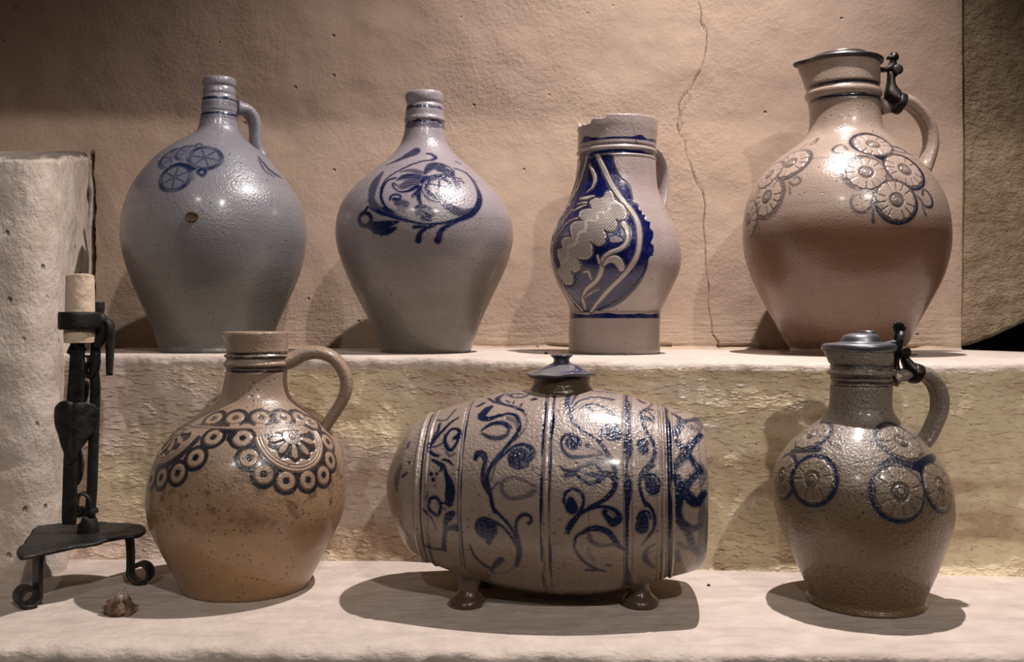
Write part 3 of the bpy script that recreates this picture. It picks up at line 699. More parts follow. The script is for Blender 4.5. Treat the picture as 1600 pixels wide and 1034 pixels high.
def bung_grid():
    R = [0.0100, 0.0096, 0.0085, 0.0072, 0.0040]; H_ = [-0.004, 0.0014, 0.0020, 0.0012, 0.0011]
    G = np.zeros((5, 24, 3))
    for i in range(5):
        rr = R[i]*(1+0.07*np.sin(a_*3+1)+0.05*np.sin(a_*5)); G[i] = bp+bn*H_[i]+(e1*(np.cos(a_)*rr)[:, None]+e2*(np.sin(a_)*rr*0.85)[:, None])
    return G
mk = NT('dark_brown_bung'); nn = mk.noise(260, 4, 0.7)
M_BUNG = mk.out(Base_Color=mk.mix(mk.ramp(nn, 0.35, 0.65), srgb(40, 26, 16), srgb(92, 66, 40)), Roughness=0.9, Normal=mk.bump(nn, 0.002))
tag(grid_obj('bung', bung_grid(), True, M_BUNG, j1, cap1=True), label='dark brown bung in a hole of the belly')

# --- bellied bottle with painted flower scroll
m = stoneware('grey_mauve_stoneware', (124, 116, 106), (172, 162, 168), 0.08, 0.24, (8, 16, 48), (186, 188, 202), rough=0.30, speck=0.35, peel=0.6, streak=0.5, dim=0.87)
rows = [(60, 320, 450), (68, 314, 453), (80, 313, 453), (92, 316, 452), (100, 318, 450), (110, 317, 452), (130, 314, 455), (148, 313, 456), (156, 311, 458), (166, 312, 457), (190, 311, 458), (210, 308, 461), (240, 299, 467), (262, 287, 478), (285, 268, 497), (310, 242, 523), (340, 204, 560), (370, 166, 594), (400, 132, 624), (440, 96, 659), (480, 73, 684), (520, 60, 701), (560, 55, 707), (600, 57, 707), (640, 65, 700), (680, 79, 690), (720, 95, 674), (760, 112, 656), (800, 132, 636), (850, 158, 612), (900, 183, 590), (950, 203, 572), (985, 216, 561)]
J2 = Jug(rows, 500, 120, 2.35, 1.60, zl(-0.147), 0.0735, dense=(218, 392), coarse=0.0030, rings=((183, 0.0012, 2.5), (187, -0.0008, 2), (158, -0.0012, 2)))
J2.view(0, 0, 1)
J2.band(165, 5.5, 0.85, amp=3, seed=12); J2.band(189, 4, 1.0, amp=2, seed=13); J2.band(194, 7, 0.6, amp=5, seed=14)
S = J2.view(550, 220, 6.08).stroke
S([(330, 228), (420, 190), (500, 150), (590, 108), (615, 85)], [16, 44, 66, 84, 50], 0.85, soft=2)
S([(715, 122), (750, 125), (792, 155), (760, 180), (680, 190), (590, 215), (500, 255), (410, 300), (340, 350), (290, 420), (275, 500), (285, 570), (330, 640), (400, 685)], [22, 24, 30, 26, 15, 14, 17, 15, 13, 16, 22, 22, 24, 26])
S([(285, 300), (240, 360), (205, 430), (185, 530), (205, 600), (280, 660), (400, 712), (520, 750)], [30, 70, 84, 60, 56, 56, 46, 26], 0.78, soft=3)
S([(410, 352), (350, 372), (300, 430), (280, 500)], 18)
S([(200, 620), (180, 640), (300, 700)], [14, 24, 24], 0.9); S([(160, 560), (190, 620), (260, 650)], 26, 0.8)
S([(650, 300), (560, 280), (460, 292)], [50, 44, 14], 0.75, soft=3); S([(655, 345), (520, 335), (430, 370)], [66, 70, 20], 0.85, soft=2.4)
S([(640, 385), (560, 395), (480, 430)], [60, 84, 70], 0.7, soft=3); S([(620, 430), (540, 475), (450, 482), (395, 440), (390, 400), (420, 420), (440, 425)], [40, 26, 12, 12, 14, 10, 8])
for k in range(6): S([(645, 330+k*18), (560, 325+k*24), (490, 335+k*22)], 7, 1.0)
S([(690, 310), (760, 240), (830, 250), (900, 290), (945, 312)], [30, 84, 118, 90, 54], 0.92, soft=2)
S([(780, 235), (830, 215), (900, 235), (965, 290), (955, 335)], 14); S([(700, 345), (800, 335), (960, 330)], 34); S([(665, 390), (700, 360), (770, 345)], [30, 34, 24])
S([(890, 255), (935, 265)], 10, 0.2, l=0.5)
th = np.linspace(0, 2*np.pi, 18, endpoint=False)
S([(822+115*math.cos(a), 440+88*math.sin(a)) for a in th], 36, 0.9, closed=True, soft=2.2)
S([(828+166*math.cos(a), 448+130*math.sin(a)) for a in th], 10, 1.0, closed=True)
S([(828+140*math.cos(a), 448+108*math.sin(a)) for a in th[1:9]], 14, 0.6)
S([(748, 412), (930, 440)], 15); S([(830, 365), (822, 440), (806, 500)], 15)
S([(960, 360), (1005, 420), (980, 475)], [36, 52, 30], 0.9)
S([(965, 345), (1035, 360)], 16); S([(985, 372), (1060, 395)], 18)
S([(640, 440), (632, 530), (652, 600)], [36, 34, 22]); S([(615, 475), (585, 522)], [14, 34]); S([(590, 520), (588, 530)], 10, 0.2, l=0.6)
S([(600, 640), (650, 622), (740, 655), (775, 680)], [20, 36, 40, 20]); S([(630, 680), (700, 680), (760, 700)], [50, 84, 40], 0.78, soft=2.4); S([(680, 730), (740, 748)], [46, 30], 0.9)
for k in range(4): S([(640, 655), (690+k*22, 690+k*8), (740+k*14, 730-k*10)], 7, 1.0)
S([(360, 560), (375, 520), (430, 508), (462, 530), (442, 556), (415, 550)], 16); S([(400, 555), (450, 565)], 34); S([(425, 590), (500, 600), (515, 625)], [44, 62, 26], 0.8, soft=3); S([(450, 645), (490, 650)], 46, 0.5, soft=5)
S([(885, 612), (960, 650), (1060, 682), (1140, 665)], [50, 76, 62, 50], 0.8, soft=2.4); S([(880, 600), (935, 600)], 26, 0.6)
S([(300, 640), (340, 662), (400, 690)], 24); S([(240, 668), (340, 705), (450, 740), (560, 768), (700, 790), (830, 785), (950, 765), (1060, 732), (1150, 682), (1203, 600), (1212, 520), (1180, 430), (1130, 350), (1060, 290), (970, 260)], [30, 30, 26, 20, 16, 20, 26, 40, 48, 52, 46, 32, 26, 20, 14])
S([(1090, 300), (1160, 380), (1192, 470)], 18, 0.8); S([(990, 198), (1030, 213)], 13)
S([(1000, 765), (900, 812), (845, 860), (815, 945)], [22, 32, 42, 58], 0.95); S([(790, 798), (690, 840), (645, 880), (630, 945)], [20, 26, 36, 50]); S([(590, 818), (700, 812)], [30, 20])
S([(440, 768), (340, 790), (240, 815), (165, 800)], [16, 56, 84, 60]); S([(210, 860), (320, 862), (410, 830)], [34, 56, 26]); S([(300, 870), (280, 890)], 26)
S([(125+56*math.cos(a), 745+62*math.sin(a)) for a in th], 34, 1.0, closed=True); S([(120, 670), (150, 628)], 24)
j2 = thing('stoneware_bottle', (J2.axis, 1.60, J2.zb), 'grey bottle without a handle, painted with a blue flower inside a curling branch', 'bottle')
J2.build('body', m, j2)

WIDE = 1.1
# --- baluster jug with broken rim and carved blue panel
m = stoneware('pinkish_grey_stoneware', (164, 148, 140), (178, 162, 158), 0.0, 0.2, (6, 12, 58), (184, 176, 166), rough=0.30, speck=0.2, peel=0.45, streak=0.4, cob_gloss=0.15, dim=0.95)
rows = [(52, 190, 512), (60, 189, 512.5), (80, 188, 512), (100, 190, 511), (120, 189, 508), (150, 188, 505), (185, 186, 504), (200, 187, 503), (230, 184, 504), (260, 180, 505), (290, 176, 507), (320, 168, 511), (350, 158, 519), (380, 146, 531), (410, 130, 545), (440, 114, 558), (480, 95, 578), (520, 82, 592), (560, 76, 602), (600, 76, 605), (640, 82, 602), (680, 95, 590), (720, 112, 572), (755, 131, 555), (785, 146, 539), (808, 152, 527), (820, 153, 524), (850, 153, 523), (900, 151, 521), (950, 150, 520), (975, 151, 519)]
J3 = Jug(rows, 830, 170, 2.585, 1.585, zl(0.17), 0.0745, rim_in=0.0065, depth_in=0.06, dense=(195, 505), fine=0.00095, coarse=0.0030, rings=((228.5, 0.0016, 2.4), (235, -0.0012, 3), (224, -0.0008, 1.6), (241, 0.0008, 1.6)))
# chipped lip: the rim is lower and ragged over its left front quarter
zt = J3.ztop; P = J3.P; A = np.repeat(((J3.ang+np.pi) % (2*np.pi)-np.pi)[None], J3.nv, 0)
chip = sstep(-0.36, -0.42, A)*sstep(-1.55, -1.40, A)*0.0045+sstep(-0.78, -0.84, A)*sstep(-1.70, -1.50, A)*0.006
chip = chip+np.where(chip > 0.001, 0.0012*noise3(A*14, 0, 0, 3), 0)+0.0005*noise3(A*9, 0, 0, 5)
P[..., 2] -= chip*sstep(zt-0.035, zt, P[..., 2])
J3.recalc()
J3.view(0, 0, 1)
J3.band(214.5, 6, 0.95, amp=4, seed=23); J3.band(222, 3, 0.35, seed=27); J3.band(235.5, 5.5, 1.0, amp=1.0, seed=25); J3.band(224.6, 1.4, 0.0, d=0.8); J3.band(231.5, 1.2, 0, d=0.6); J3.band(240.5, 1.2, 0, d=0.6)
J3.band(229, 3.4, 0.0, l=0.8, amp=0)
J3.band(493.5, 6.5, 0.95, amp=1.5, seed=26); J3.band(487, 2, 0, d=0.35)
V = J3.view(855, 230, 3.828); S = V.stroke
blue = [(235, 45), (300, 42), (385, 48), (398, 90), (430, 165), (490, 225), (505, 270), (516, 330), (528, 335), (545, 348), (548, 372), (566, 380), (572, 402), (590, 405), (588, 435), (615, 448), (618, 485), (635, 510), (634, 545), (622, 575), (640, 600), (630, 650), (602, 668), (582, 740), (532, 812), (462, 880), (392, 930), (310, 968), (235, 985), (190, 975), (120, 880), (62, 790), (30, 680), (23, 600), (37, 520), (82, 420), (132, 330), (172, 240), (192, 150), (198, 50)]
V.poly(blue, c=0.97, h=-0.0006, per=3)
S(blue[1:10], 10, 0.6, d=0.45); S([(602, 668), (582, 740), (532, 812), (462, 880), (392, 930), (310, 968)], [10, 22, 40, 50, 44, 20], 1.0, d=0.35, soft=3)
def carved(pts, w, wl=None):
    w = np.asarray(w, float) if np.ndim(w) else w
    S(pts, w+12, 0.3, d=0.85, h=-0.0010, soft=1.1, rough=0.05); S(pts, w, 0.0, d=0.0, l=0.55, h=0.0007, soft=1.0, rough=0.05)
carved([(300, 50), (345, 145), (390, 235), (450, 318), (515, 395), (548, 475), (552, 575), (530, 665), (470, 750), (380, 840), (305, 925), (262, 980)], [22, 26, 26, 28, 28, 28, 26, 26, 26, 24, 20, 14])
carved([(238, 52), (212, 150), (175, 255), (115, 365), (62, 450), (38, 525)], 16)
carved([(28, 540), (33, 650), (62, 765), (120, 868), (205, 975)], 15)
carved([(150, 372), (105, 430), (60, 500)], 7); carved([(180, 425), (115, 455), (55, 540)], 8); carved([(215, 60), (185, 160), (150, 260), (100, 360)], 5)
leaf = [(340, 292), (352, 270), (378, 262), (398, 285), (402, 312), (425, 328), (452, 345), (476, 385), (470, 425), (432, 436), (410, 430), (420, 468), (400, 497), (362, 502), (335, 495), (350, 530), (343, 570), (310, 585), (272, 572), (252, 562), (270, 600), (268, 640), (240, 665), (202, 665), (178, 658), (200, 700), (193, 732), (165, 745), (140, 738), (155, 780), (145, 818), (115, 822), (86, 790), (60, 740), (80, 708), (65, 660), (62, 618), (90, 600), (86, 560), (112, 535), (145, 538), (136, 490), (152, 455), (190, 442), (214, 438), (190, 418), (197, 385), (232, 368), (262, 368), (254, 330), (282, 305), (318, 305)]
S(leaf, 13, 0.2, d=0.85, h=-0.001, closed=True, per=4, soft=1.1)
V.poly(leaf, c=0.0, d=0.0, l=0.55, h=0.0008, per=5)
V.poly([( (x-265)*0.93+265, (y-520)*0.95+520) for x, y in leaf], d=0.85, h=-0.0002, per=5, fn=lambda U, W: np.clip(((np.sin((U*0.62-W*0.75)*2*np.pi/0.0042))-0.15)*2.0, 0, 1))
S([(415, 335), (375, 345), (350, 395), (300, 395), (290, 440), (235, 445), (225, 500), (190, 520), (170, 580), (125, 600), (120, 660), (90, 690)], 17, 0.0, d=0.0, l=0.6, h=0.0009, soft=1.0)
carved([(250, 105), (268, 140), (284, 185), (272, 235), (238, 268)], [8, 18, 20, 12, 8]); carved([(195, 308), (240, 302), (275, 292)], [10, 22, 8]); carved([(180, 338), (228, 330)], [6, 14]); carved([(148, 382), (195, 360), (228, 345)], [6, 14, 8])
carved([(128, 440), (176, 424)], [6, 10])
carved([(458, 462), (478, 500), (478, 565), (440, 605), (375, 630), (332, 670), (322, 740), (290, 800), (235, 850), (215, 905), (225, 965)], [34, 26, 22, 20, 18, 20, 24, 24, 24, 22, 12])
carved([(335, 705), (370, 672), (415, 675), (445, 720), (440, 735)], [12, 30, 42, 34, 14]); carved([(215, 748), (245, 745), (262, 790)], [8, 18, 8]); carved([(300, 650), (312, 690)], [10, 12]); carved([(250, 872), (305, 848)], [14, 8]); carved([(222, 900), (262, 870)], [8, 14])
V.poly([(380, 540), (410, 528), (445, 540), (450, 560), (410, 572), (375, 560)], c=0.35, l=0.2)
V.view(890, 180, 8.62)
S([(835, 90), (855, 170), (880, 270), (905, 380)], [5, 7, 8, 22], None, d=0.85, soft=1.0); S([(1095, 130), (1090, 230)], 5, None, d=0.6, soft=1); S([(180, 120), (190, 250), (178, 400)], 6, None, l=0.9, soft=1.2); S([(330, 90), (400, 170), (450, 240)], 5, None, d=0.4, soft=1.2)
j3 = thing('baluster_jug', (J3.axis, 1.585, J3.zb), 'slender pale jug with a chipped rim and a carved cobalt-blue leaf panel', 'jug')
J3.build('body', m, j3)
b = math.radians(42)
hh = [(0.056, 240), (0.078, 233), (0.100, 242), (0.115, 262), (0.118, 288), (0.112, 315), (0.098, 340), (0.080, 362)]
hp = np.array([(J3.axis+d*math.cos(b), 1.585+d*math.sin(b), CAMH+(CY-y)/FOC*(1.585+d*math.sin(b))) for d, y in hh])
sweep('handle', hp, 0.034, 0.012, (-math.sin(b), math.cos(b), 0), m, j3, ribs=2, per=8, nc=24)

WIDE = 1.15
# --- big lidded pitcher
M_PEWTER = metal('dark_pewter', (120, 118, 116), 0.30, 0.95, 0.0003, 30)
M_PEWTER2 = metal('blackened_pewter', (64, 61, 58), 0.38, 0.9, 0.0006, 80)
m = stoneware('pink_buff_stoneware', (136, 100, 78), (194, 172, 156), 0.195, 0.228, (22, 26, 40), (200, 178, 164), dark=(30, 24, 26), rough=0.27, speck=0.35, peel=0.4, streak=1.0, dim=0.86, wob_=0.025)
rows = [(58, 236, 489), (75, 238, 489), (100, 241, 489), (128, 243, 489), (136, 244, 489), (150, 247, 489.5), (162, 247, 490), (180, 251, 491), (195, 254, 491), (210, 257, 491), (230, 258, 492), (255, 257, 495), (275, 253, 500), (290, 247, 507), (305, 236, 520), (320, 216, 537), (345, 178, 566), (370, 145, 597), (400, 115, 630), (440, 82, 665), (480, 62, 690), (520, 49, 706), (560, 43, 715), (600, 41, 719), (640, 43, 720), (680, 50, 715), (720, 61, 705), (760, 75, 690), (800, 93, 669), (850, 119, 641), (900, 146, 611), (950, 172, 585), (985, 193, 565)]
J4 = Jug(rows, 1140, 70, 2.068, 1.60, zl(0.55), 0.110, rim_in=0.007, dense=(196, 385), fine=0.00100, coarse=0.0032, spout=(-97, 0.010, 0.30, 0.045),
         rings=((124, -0.0018, 2), (128, -0.0016, 2), (136, 0.0022, 5), (144, -0.002, 2), (149, -0.0016, 2)))
J4.view(0, 0, 1)
J4.band(125, 3.8, 0.9, d=0.55, amp=0.6, seed=31); J4.band(129.5, 1.2, 0.6, d=0.4); J4.band(147, 5.0, 0.9, d=0.55, amp=0.8, seed=32); J4.band(151.2, 1.4, 0.5, d=0.4)
J4.band(243, 1.0, 0, d=0.6, amp=0.3); J4.band(356, 3.0, 0.0, d=0.16, amp=6, seed=35); J4.band(362, 3.0, 0.0, d=0.14, amp=9, seed=36)
V = J4.view(1290, 190, 6.08); S = V.stroke
S([(440, 280), (520, 330), (590, 330)], [30, 90, 50], 1.0, d=0.5); S([(590, 330), (580, 390), (575, 420)], [50, 40, 20], 1.0, d=0.4); S([(540, 340), (575, 410)], [50, 30], 1.0, d=0.4)
S([(620, 230), (700, 250), (770, 290), (830, 325)], [16, 24, 20, 10], 0.8, soft=2); S([(640, 270), (760, 300)], 14, 0.7)
S([(580, 480), (640, 540), (700, 570)], [40, 34, 20], 0.6, soft=4); S([(440, 620), (470, 690), (440, 780), (420, 800)], [40, 34, 26, 12], 0.9)
V.rosette(452, 215, 0.0315, 13, 0.95, 0.17, 120, rot=0.3); V.rosette(388, 480, 0.0325, 13, 0.7, 0.16, 150, rot=0.0); V.rosette(752, 455, 0.0335, 13, 0.95, 0.17, -20, rot=0.2); V.rosette(676, 745, 0.0330, 14, 0.95, 0.15, -70, rot=0.1)
S([(150, 290), (95, 300), (68, 265), (110, 225), (170, 225), (205, 265)], 16, 0.85, soft=2); S([(60, 385), (110, 370)], 12, 0.7); S([(135, 420), (150, 520), (210, 590), (330, 645), (440, 640)], [8, 12, 14, 12, 14], 0.55, soft=2.2)
S([(355, 720), (330, 692), (275, 700), (240, 755), (265, 830), (330, 865), (390, 850), (440, 790), (460, 730)], [26, 16, 14, 14, 16, 22, 22, 18, 16], 0.7, soft=2.2); S([(385, 750), (400, 752)], 10)
S([(452, 830), (452, 955)], [14, 24], 0.75, soft=2); S([(500, 760), (540, 820), (570, 860)], [16, 14, 8], 0.5)
S([(920, 690), (930, 645), (980, 680), (1015, 760), (1000, 812), (940, 800), (900, 740), (870, 700)], [24, 14, 18, 22, 24, 16, 12, 8], 0.9); S([(915, 790), (935, 850), (955, 892)], [8, 14, 18], 0.8)
V.view(1150, 200, 5.17)
V.rosette(440, 285, 0.0325, 13, 0.75, 0.17, -30, rot=0.3); V.rosette(248, 560, 0.0330, 13, 0.6, 0.18, -30, rot=0.1); V.rosette(100, 745, 0.0325, 12, 0.6, 0.16, -30, rot=0.4); V.rosette(268, 375, 0.028, 12, 0.5, 0.14, 90, rot=0.4)
S([(595, 135), (660, 80), (640, 120), (600, 135)], [6, 14, 10, 6], 0.8); S([(520, 170), (570, 125)], 10, 0.6)
S([(470, 405), (500, 395), (520, 430), (490, 458), (450, 455), (430, 435)], 13, 0.65, soft=2); S([(430, 470), (437, 530)], [8, 14], 0.6)
S([(140, 800), (175, 780), (185, 850), (155, 888), (138, 850)], 12, 0.7); S([(175, 890), (172, 940)], 8, 0.5)
S([(478, 870), (500, 960), (545, 1010)], [8, 12, 12], None, d=0.3)
j4 = thing('lidded_pitcher', (J4.axis, 1.60, J4.zb), 'large pink-buff pitcher with pewter lid and clusters of stamped flowers on its shoulder', 'pitcher')
J4.build('body', m, j4)
hp, sd = plane_pts(J4, [(700, 480), (760, 468), (820, 445), (880, 432), (935, 447), (990, 490), (1042, 548), (1085, 630), (1103, 720), (1098, 810), (1060, 925), (1030, 965)], 14, 1230, 70, 4.923)
sweep('handle', hp, [0.034]+[0.032]*10+[0.042], [0.030, 0.030, 0.027, 0.024, 0.0225, 0.022, 0.022, 0.022, 0.022, 0.022, 0.024, 0.028], sd, m, j4, ribs=2, per=7, nc=32)
zt = J4.ztop; ax = at(1316, 100, 1.60)[0]; rr = J4.rs[60:200].max(); rr = float(np.interp(zt-0.01, J4.zs[40:200][::-1], J4.rs[40:200][::-1]))
lid = lathe('lid', [(0.001, zt-0.001), (rr*0.7, zt-0.001), (rr+0.0012, zt-0.0030), (rr+0.0040, zt-0.0015), (rr+0.0040, zt+0.0018), (rr+0.001, zt+0.0034), (rr*0.80, zt+0.0052), (rr*0.74, zt+0.0085), (rr*0.66, zt+0.0125), (rr*0.60, zt+0.0140), (rr*0.2, zt+0.0150), (0.001, zt+0.0150)], ax, 1.60, M_PEWTER, j4, n=96,
            spout=(math.radians(-97), 0.0150, 0.26, -1, 0), per=5)
tag(lid, label='dark pewter lid')
def tpt(pts, Y, ox, oy, sc): return np.array([at(ox+x/sc, oy+y/sc, Y) for x, y in pts])
Yh = 1.603
hg = lathe('hinge', [(0.001, -0.012), (0.0075, -0.0115), (0.0085, -0.008), (0.006, -0.006), (0.006, 0.006), (0.0085, 0.008), (0.0075, 0.0115), (0.001, 0.012)], 0, 0, M_PEWTER2, lid, n=24, per=3,
           warp=lambda P, a: np.stack([P[..., 0], P[..., 2], P[..., 1]], -1)*1.0+np.array(tpt([(835, 200)], Yh, 1230, 70, 4.923)[0]))
sweep('thumbpiece', tpt([(690, 190), (740, 192), (790, 178), (812, 150), (812, 120), (812, 96), (800, 82), (790, 78)], Yh, 1230, 70, 4.923), [0.020, 0.014, 0.012, 0.010, 0.008, 0.016, 0.012, 0.003], [0.008, 0.008, 0.011, 0.014, 0.010, 0.019, 0.014, 0.003], (0, 1, 0), M_PEWTER2, lid, per=7, nc=20)
sweep('thumbpiece_knob', tpt([(765, 108), (785, 98), (815, 100), (845, 104), (856, 108)], Yh, 1230, 70, 4.923), [0.003, 0.010, 0.013, 0.010, 0.003], [0.003, 0.007, 0.010, 0.009, 0.003], (0, 1, 0), M_PEWTER2, lid, per=6, nc=18)
sweep('strap', tpt([(805, 215), (800, 250), (798, 290), (800, 330), (808, 375), (830, 415), (858, 440)], Yh, 1230, 70, 4.923), [0.012, 0.015, 0.018, 0.022, 0.030, 0.036, 0.038], [0.016, 0.013, 0.013, 0.018, 0.026, 0.020, 0.010], (0, 1, 0), M_PEWTER2, j4, per=7, nc=24)
cc = tpt([(862, 452)], Yh, 1230, 70, 4.923)[0]
an = np.linspace(0, 2*np.pi, 28, endpoint=False)
ringpath = np.array([cc+np.array([0.0105*math.sin(0)*0, 0.0185*math.cos(a), 0.0]) + np.array([0.006, 0, 0])*math.sin(a) + np.array([0, 0, 0.0155])*math.sin(a) for a in np.linspace(0, 2*np.pi, 30)])
sweep('strap_band', ringpath, 0.012, 0.003, (1, 0, -0.35), M_PEWTER2, j4, nc=12, cap=False)
WIDE = 1.2

# ------------------------------------------------------------------ lower row
# --- open jug with stamped festoons
m = stoneware('tan_salt_glazed_stoneware', (178, 140, 98), (168, 144, 124), 0.08, 0.20, (10, 16, 28), (182, 156, 132), dark=(24, 17, 14), rough=0.36, speck=1.5, peel=0.5, streak=0.6, stain=(70, 46, 30), stain_z=(0.10, 0.175), dim=0.95)
rows = [(42, 320, 541), (50, 317, 541), (62, 318, 541), (80, 320, 540), (100, 321, 540), (115, 320, 543), (124, 318, 545), (132, 320, 543), (145, 319, 543), (155, 317, 543), (165, 317, 542), (175, 318, 540), (185, 317, 538), (205, 315, 537), (230, 310, 538), (255, 303, 543), (275, 292, 552), (295, 270, 572), (312, 247, 594), (335, 210, 624), (355, 181, 648), (380, 150, 672), (415, 115, 700), (460, 82, 722), (500, 62, 734), (550, 46, 742), (600, 38, 745), (640, 36, 743), (680, 42, 736), (720, 54, 722), (765, 74, 700), (810, 100, 676), (850, 122, 655), (890, 144, 632), (920, 160, 614)]
J5 = Jug(rows, 210, 500, 2.247, 1.235, 0.0, 0.0790, rim_in=0.006, dense=(632, 784), fine=0.00086, coarse=0.0026, spout=(-92, 0.006, 0.32, 0.018),
         rings=((553, -0.0016, 2.2), (557.5, 0.0018, 2.4), (571, 0.0020, 4), (576, -0.0018, 2), (580.5, -0.0014, 2), (562, -0.001, 2)))
J5.view(0, 0, 1)
for py, w in ((553, 4.2), (559.5, 3.2), (575.5, 4.4), (581, 3.2)): J5.band(py, w, 0.85, d=0.55, amp=0.8, seed=int(py))
V = J5.view(225, 630, 5.0); S = V.stroke
r0 = 0.0118
top = [(545, 122), (712, 113), (912, 110), (1088, 110), (1222, 108), (1305, 150)]
for x, y in top: V.ring(x, y, r0, 0.82, 1.42)
for a, b in zip(top[:-1], top[1:]): S([(a[0]+20, a[1]+12), (b[0]-20, b[1]+12)], 78, 0.85)
S([(600, 165), (400, 175), (360, 170)], [60, 30, 10], 0.8)
for x, y in top[1:5]: S([(x-6, y+40), (x-4, y+78)], [52, 64], 0.0, l=0.35)
for x, y in top: V.ring2(x, y, r0*0.98, dotc=0.6)
# hanging medallions
def medallion(x, y, R, small, k=0.9, r=r0):
    for a, b in small: V.ring(a, b, r, k, 1.42)
    for p, q in zip(small[:-1], small[1:]): S([p, q], 70, k)
    idx, a, b = V.local(x, y, R*1.35)
    rho = np.hypot(a, b)/R; ph = np.arctan2(b, a); e = 0.0007/R
    below = np.clip((0.0100-b)/0.0007, 0, 1)*(V.flat[idx, 2] < J5.zline)
    V.apply(idx, np.clip((1.17-rho)/e+0.5, 0, 1)*below, k)
    V.apply(idx, np.clip((1.0-rho)/e+0.5, 0, 1)*below, 0.0, 0.0, 0.5, 0.0009)
    for q in (0.985, 0.90, 0.82): V.apply(idx, np.clip((0.011-np.abs(rho-q))/(e*0.6)+0.5, 0, 1)*below, None, 0.7, None, 0.0)
    sc_ = 0.72+0.045*np.cos(ph*11)
    V.apply(idx, np.clip((sc_-rho)/e+0.5, 0, 1)*below, k*0.95, 0.1, 0.0, -0.0003)
    pet = np.clip((0.30+np.cos(ph*9+math.pi)-1.1*np.clip((rho-0.45)/0.20, 0, 2)**2)/0.30, 0, 1)*(rho < 0.7)*np.clip((rho-0.2)/e, 0, 1)
    V.apply(idx, pet*below, 0.12, 0, 0.5, 0.0012)
    V.apply(idx, np.clip((0.27-rho)/e+0.5, 0, 1)*below, 0.45, 0.0, 0.35, 0.0008)
    for q in (0.26, 0.20): V.apply(idx, np.clip((0.016-np.abs(rho-q))/(e*0.6)+0.5, 0, 1)*below, None, 0.8)
    V.apply(idx, np.clip((0.09-rho)/e+0.5, 0, 1)*below, 0.1, 0.2, 0.6, 0.0016)
J5.zline = J5.zfront(669.5)
sm = [(768, 272), (818, 428), (935, 557), (1110, 608), (1282, 600), (1402, 562), (1455, 445), (1437, 300)]
medallion(1155, 262, 0.0455, sm)
for x, y in sm: V.ring2(x, y, r0)
sl = [(540, 265), (402, 427), (262, 545), (136, 580), (62, 590)]
medallion(268, 235, 0.0440, sl)
for x, y in sl: V.ring2(x, y, r0)
S([(600, 215), (690, 225), (660, 280)], [20, 60, 30], 0.9)
V.view(0, 0, 1)
J5.band(667.5, 1.4, 0.0, d=0.1, l=0.9, amp=0); J5.band(669.6, 0.9, 0, d=0.75, amp=0)
rng = random.Random(4)
for k in range(26):
    x = rng.uniform(240, 530); y = rng.gauss(782, 26)
    J5.dot(x, y, rng.uniform(0.8, 2.2), None, d=rng.uniform(0.35, 0.75), soft=1.6)
j5 = thing('handled_jug', (J5.axis, 1.235, 0.0), 'tan stoneware jug without a lid, with blue-black ring festoons, beside the iron candlestick', 'jug')
J5.build('body', m, j5)
hp, sd = plane_pts(J5, [(520, 150), (552, 140), (592, 120), (636, 113), (682, 123), (716, 150), (740, 195), (744, 240), (726, 290), (697, 335), (668, 378), (650, 396)], 6, 210, 500, 2.247)
sweep('handle', hp, [0.036, 0.034]+[0.031]*9+[0.036], [0.022, 0.021, 0.0195, 0.018, 0.0175, 0.0172, 0.017, 0.017, 0.016, 0.0155, 0.016, 0.022], sd, m, j5, ribs=3, per=7, nc=36)

# --- squat brown jug with pewter lid
m = stoneware('olive_brown_stoneware', (124, 98, 64), (158, 144, 130), 0.105, 0.20, (9, 20, 40), (140, 122, 102), dark=(22, 18, 14), rough=0.27, speck=1.35, peel=1.3, streak=0.5, cob_gloss=0.05, dim=0.9)
rows = [(112, 241, 457), (118, 240, 457), (128, 241, 457), (150, 243, 457), (168, 245, 457), (180, 245, 457), (190, 244, 458), (197, 240, 459), (203, 243, 457), (212, 247, 455), (225, 247, 455), (245, 246, 454), (270, 246, 453), (300, 243, 454), (322, 237, 460), (345, 221, 476), (365, 197, 500), (390, 162, 532), (420, 126, 562), (450, 99, 590), (480, 81, 613), (510, 68, 632), (540, 60, 646), (580, 57, 656), (620, 58, 660), (660, 65, 659), (700, 76, 652), (740, 90, 641), (780, 107, 626), (820, 126, 610), (860, 145, 592), (900, 163, 574), (930, 173, 562)]
J7 = Jug(rows, 1180, 490, 2.109, 1.165, 0.0, 0.0700, rim_in=0.006, dense=(630, 824), fine=0.00088, coarse=0.0026, spout=(-95, 0.006, 0.38, 0.024),
         rings=((572, -0.0014, 2.2), (578, -0.001, 2), (584.5, 0.0026, 2.6), (590, -0.0012, 1.8), (599, -0.0018, 2.4), (604, -0.0012, 2)))
J7.view(0, 0, 1)
for py, w in ((573, 4.0), (578.5, 1.6), (591, 1.8), (599, 4.4), (604.5, 1.4)): J7.band(py, w, 0.55, d=0.8, amp=0.6, seed=int(py))
J7.band(584.5, 3, 0, l=0.7)
V = J7.view(1195, 640, 5.44); S = V.stroke
S([(230, 350), (320, 345), (470, 340)], [30, 50, 40], 0.95, d=0.4); S([(238, 400), (225, 560), (205, 660)], [50, 22, 16], 0.95, d=0.4); S([(205, 670), (205, 830)], [12, 7], 0.5, d=0.3)
V.rosette(395, 215, 0.0235, 11, 0.9, 0.2, -10, rot=0.2, lightv=0.10, line=0.6, centre=0.25, relief=0.0013); V.rosette(148, 560, 0.0255, 11, 0.95, 0.18, None, rot=0.0, lightv=0.10, line=0.6, centre=0.3, relief=0.0013)
V.rosette(400, 592, 0.0268, 11, 1.0, 0.19, None, rot=0.5, lightv=0.10, line=0.6, centre=0.3, relief=0.0014)
S([(545, 270), (600, 315), (630, 325)], [30, 40, 16], 0.5, soft=5)
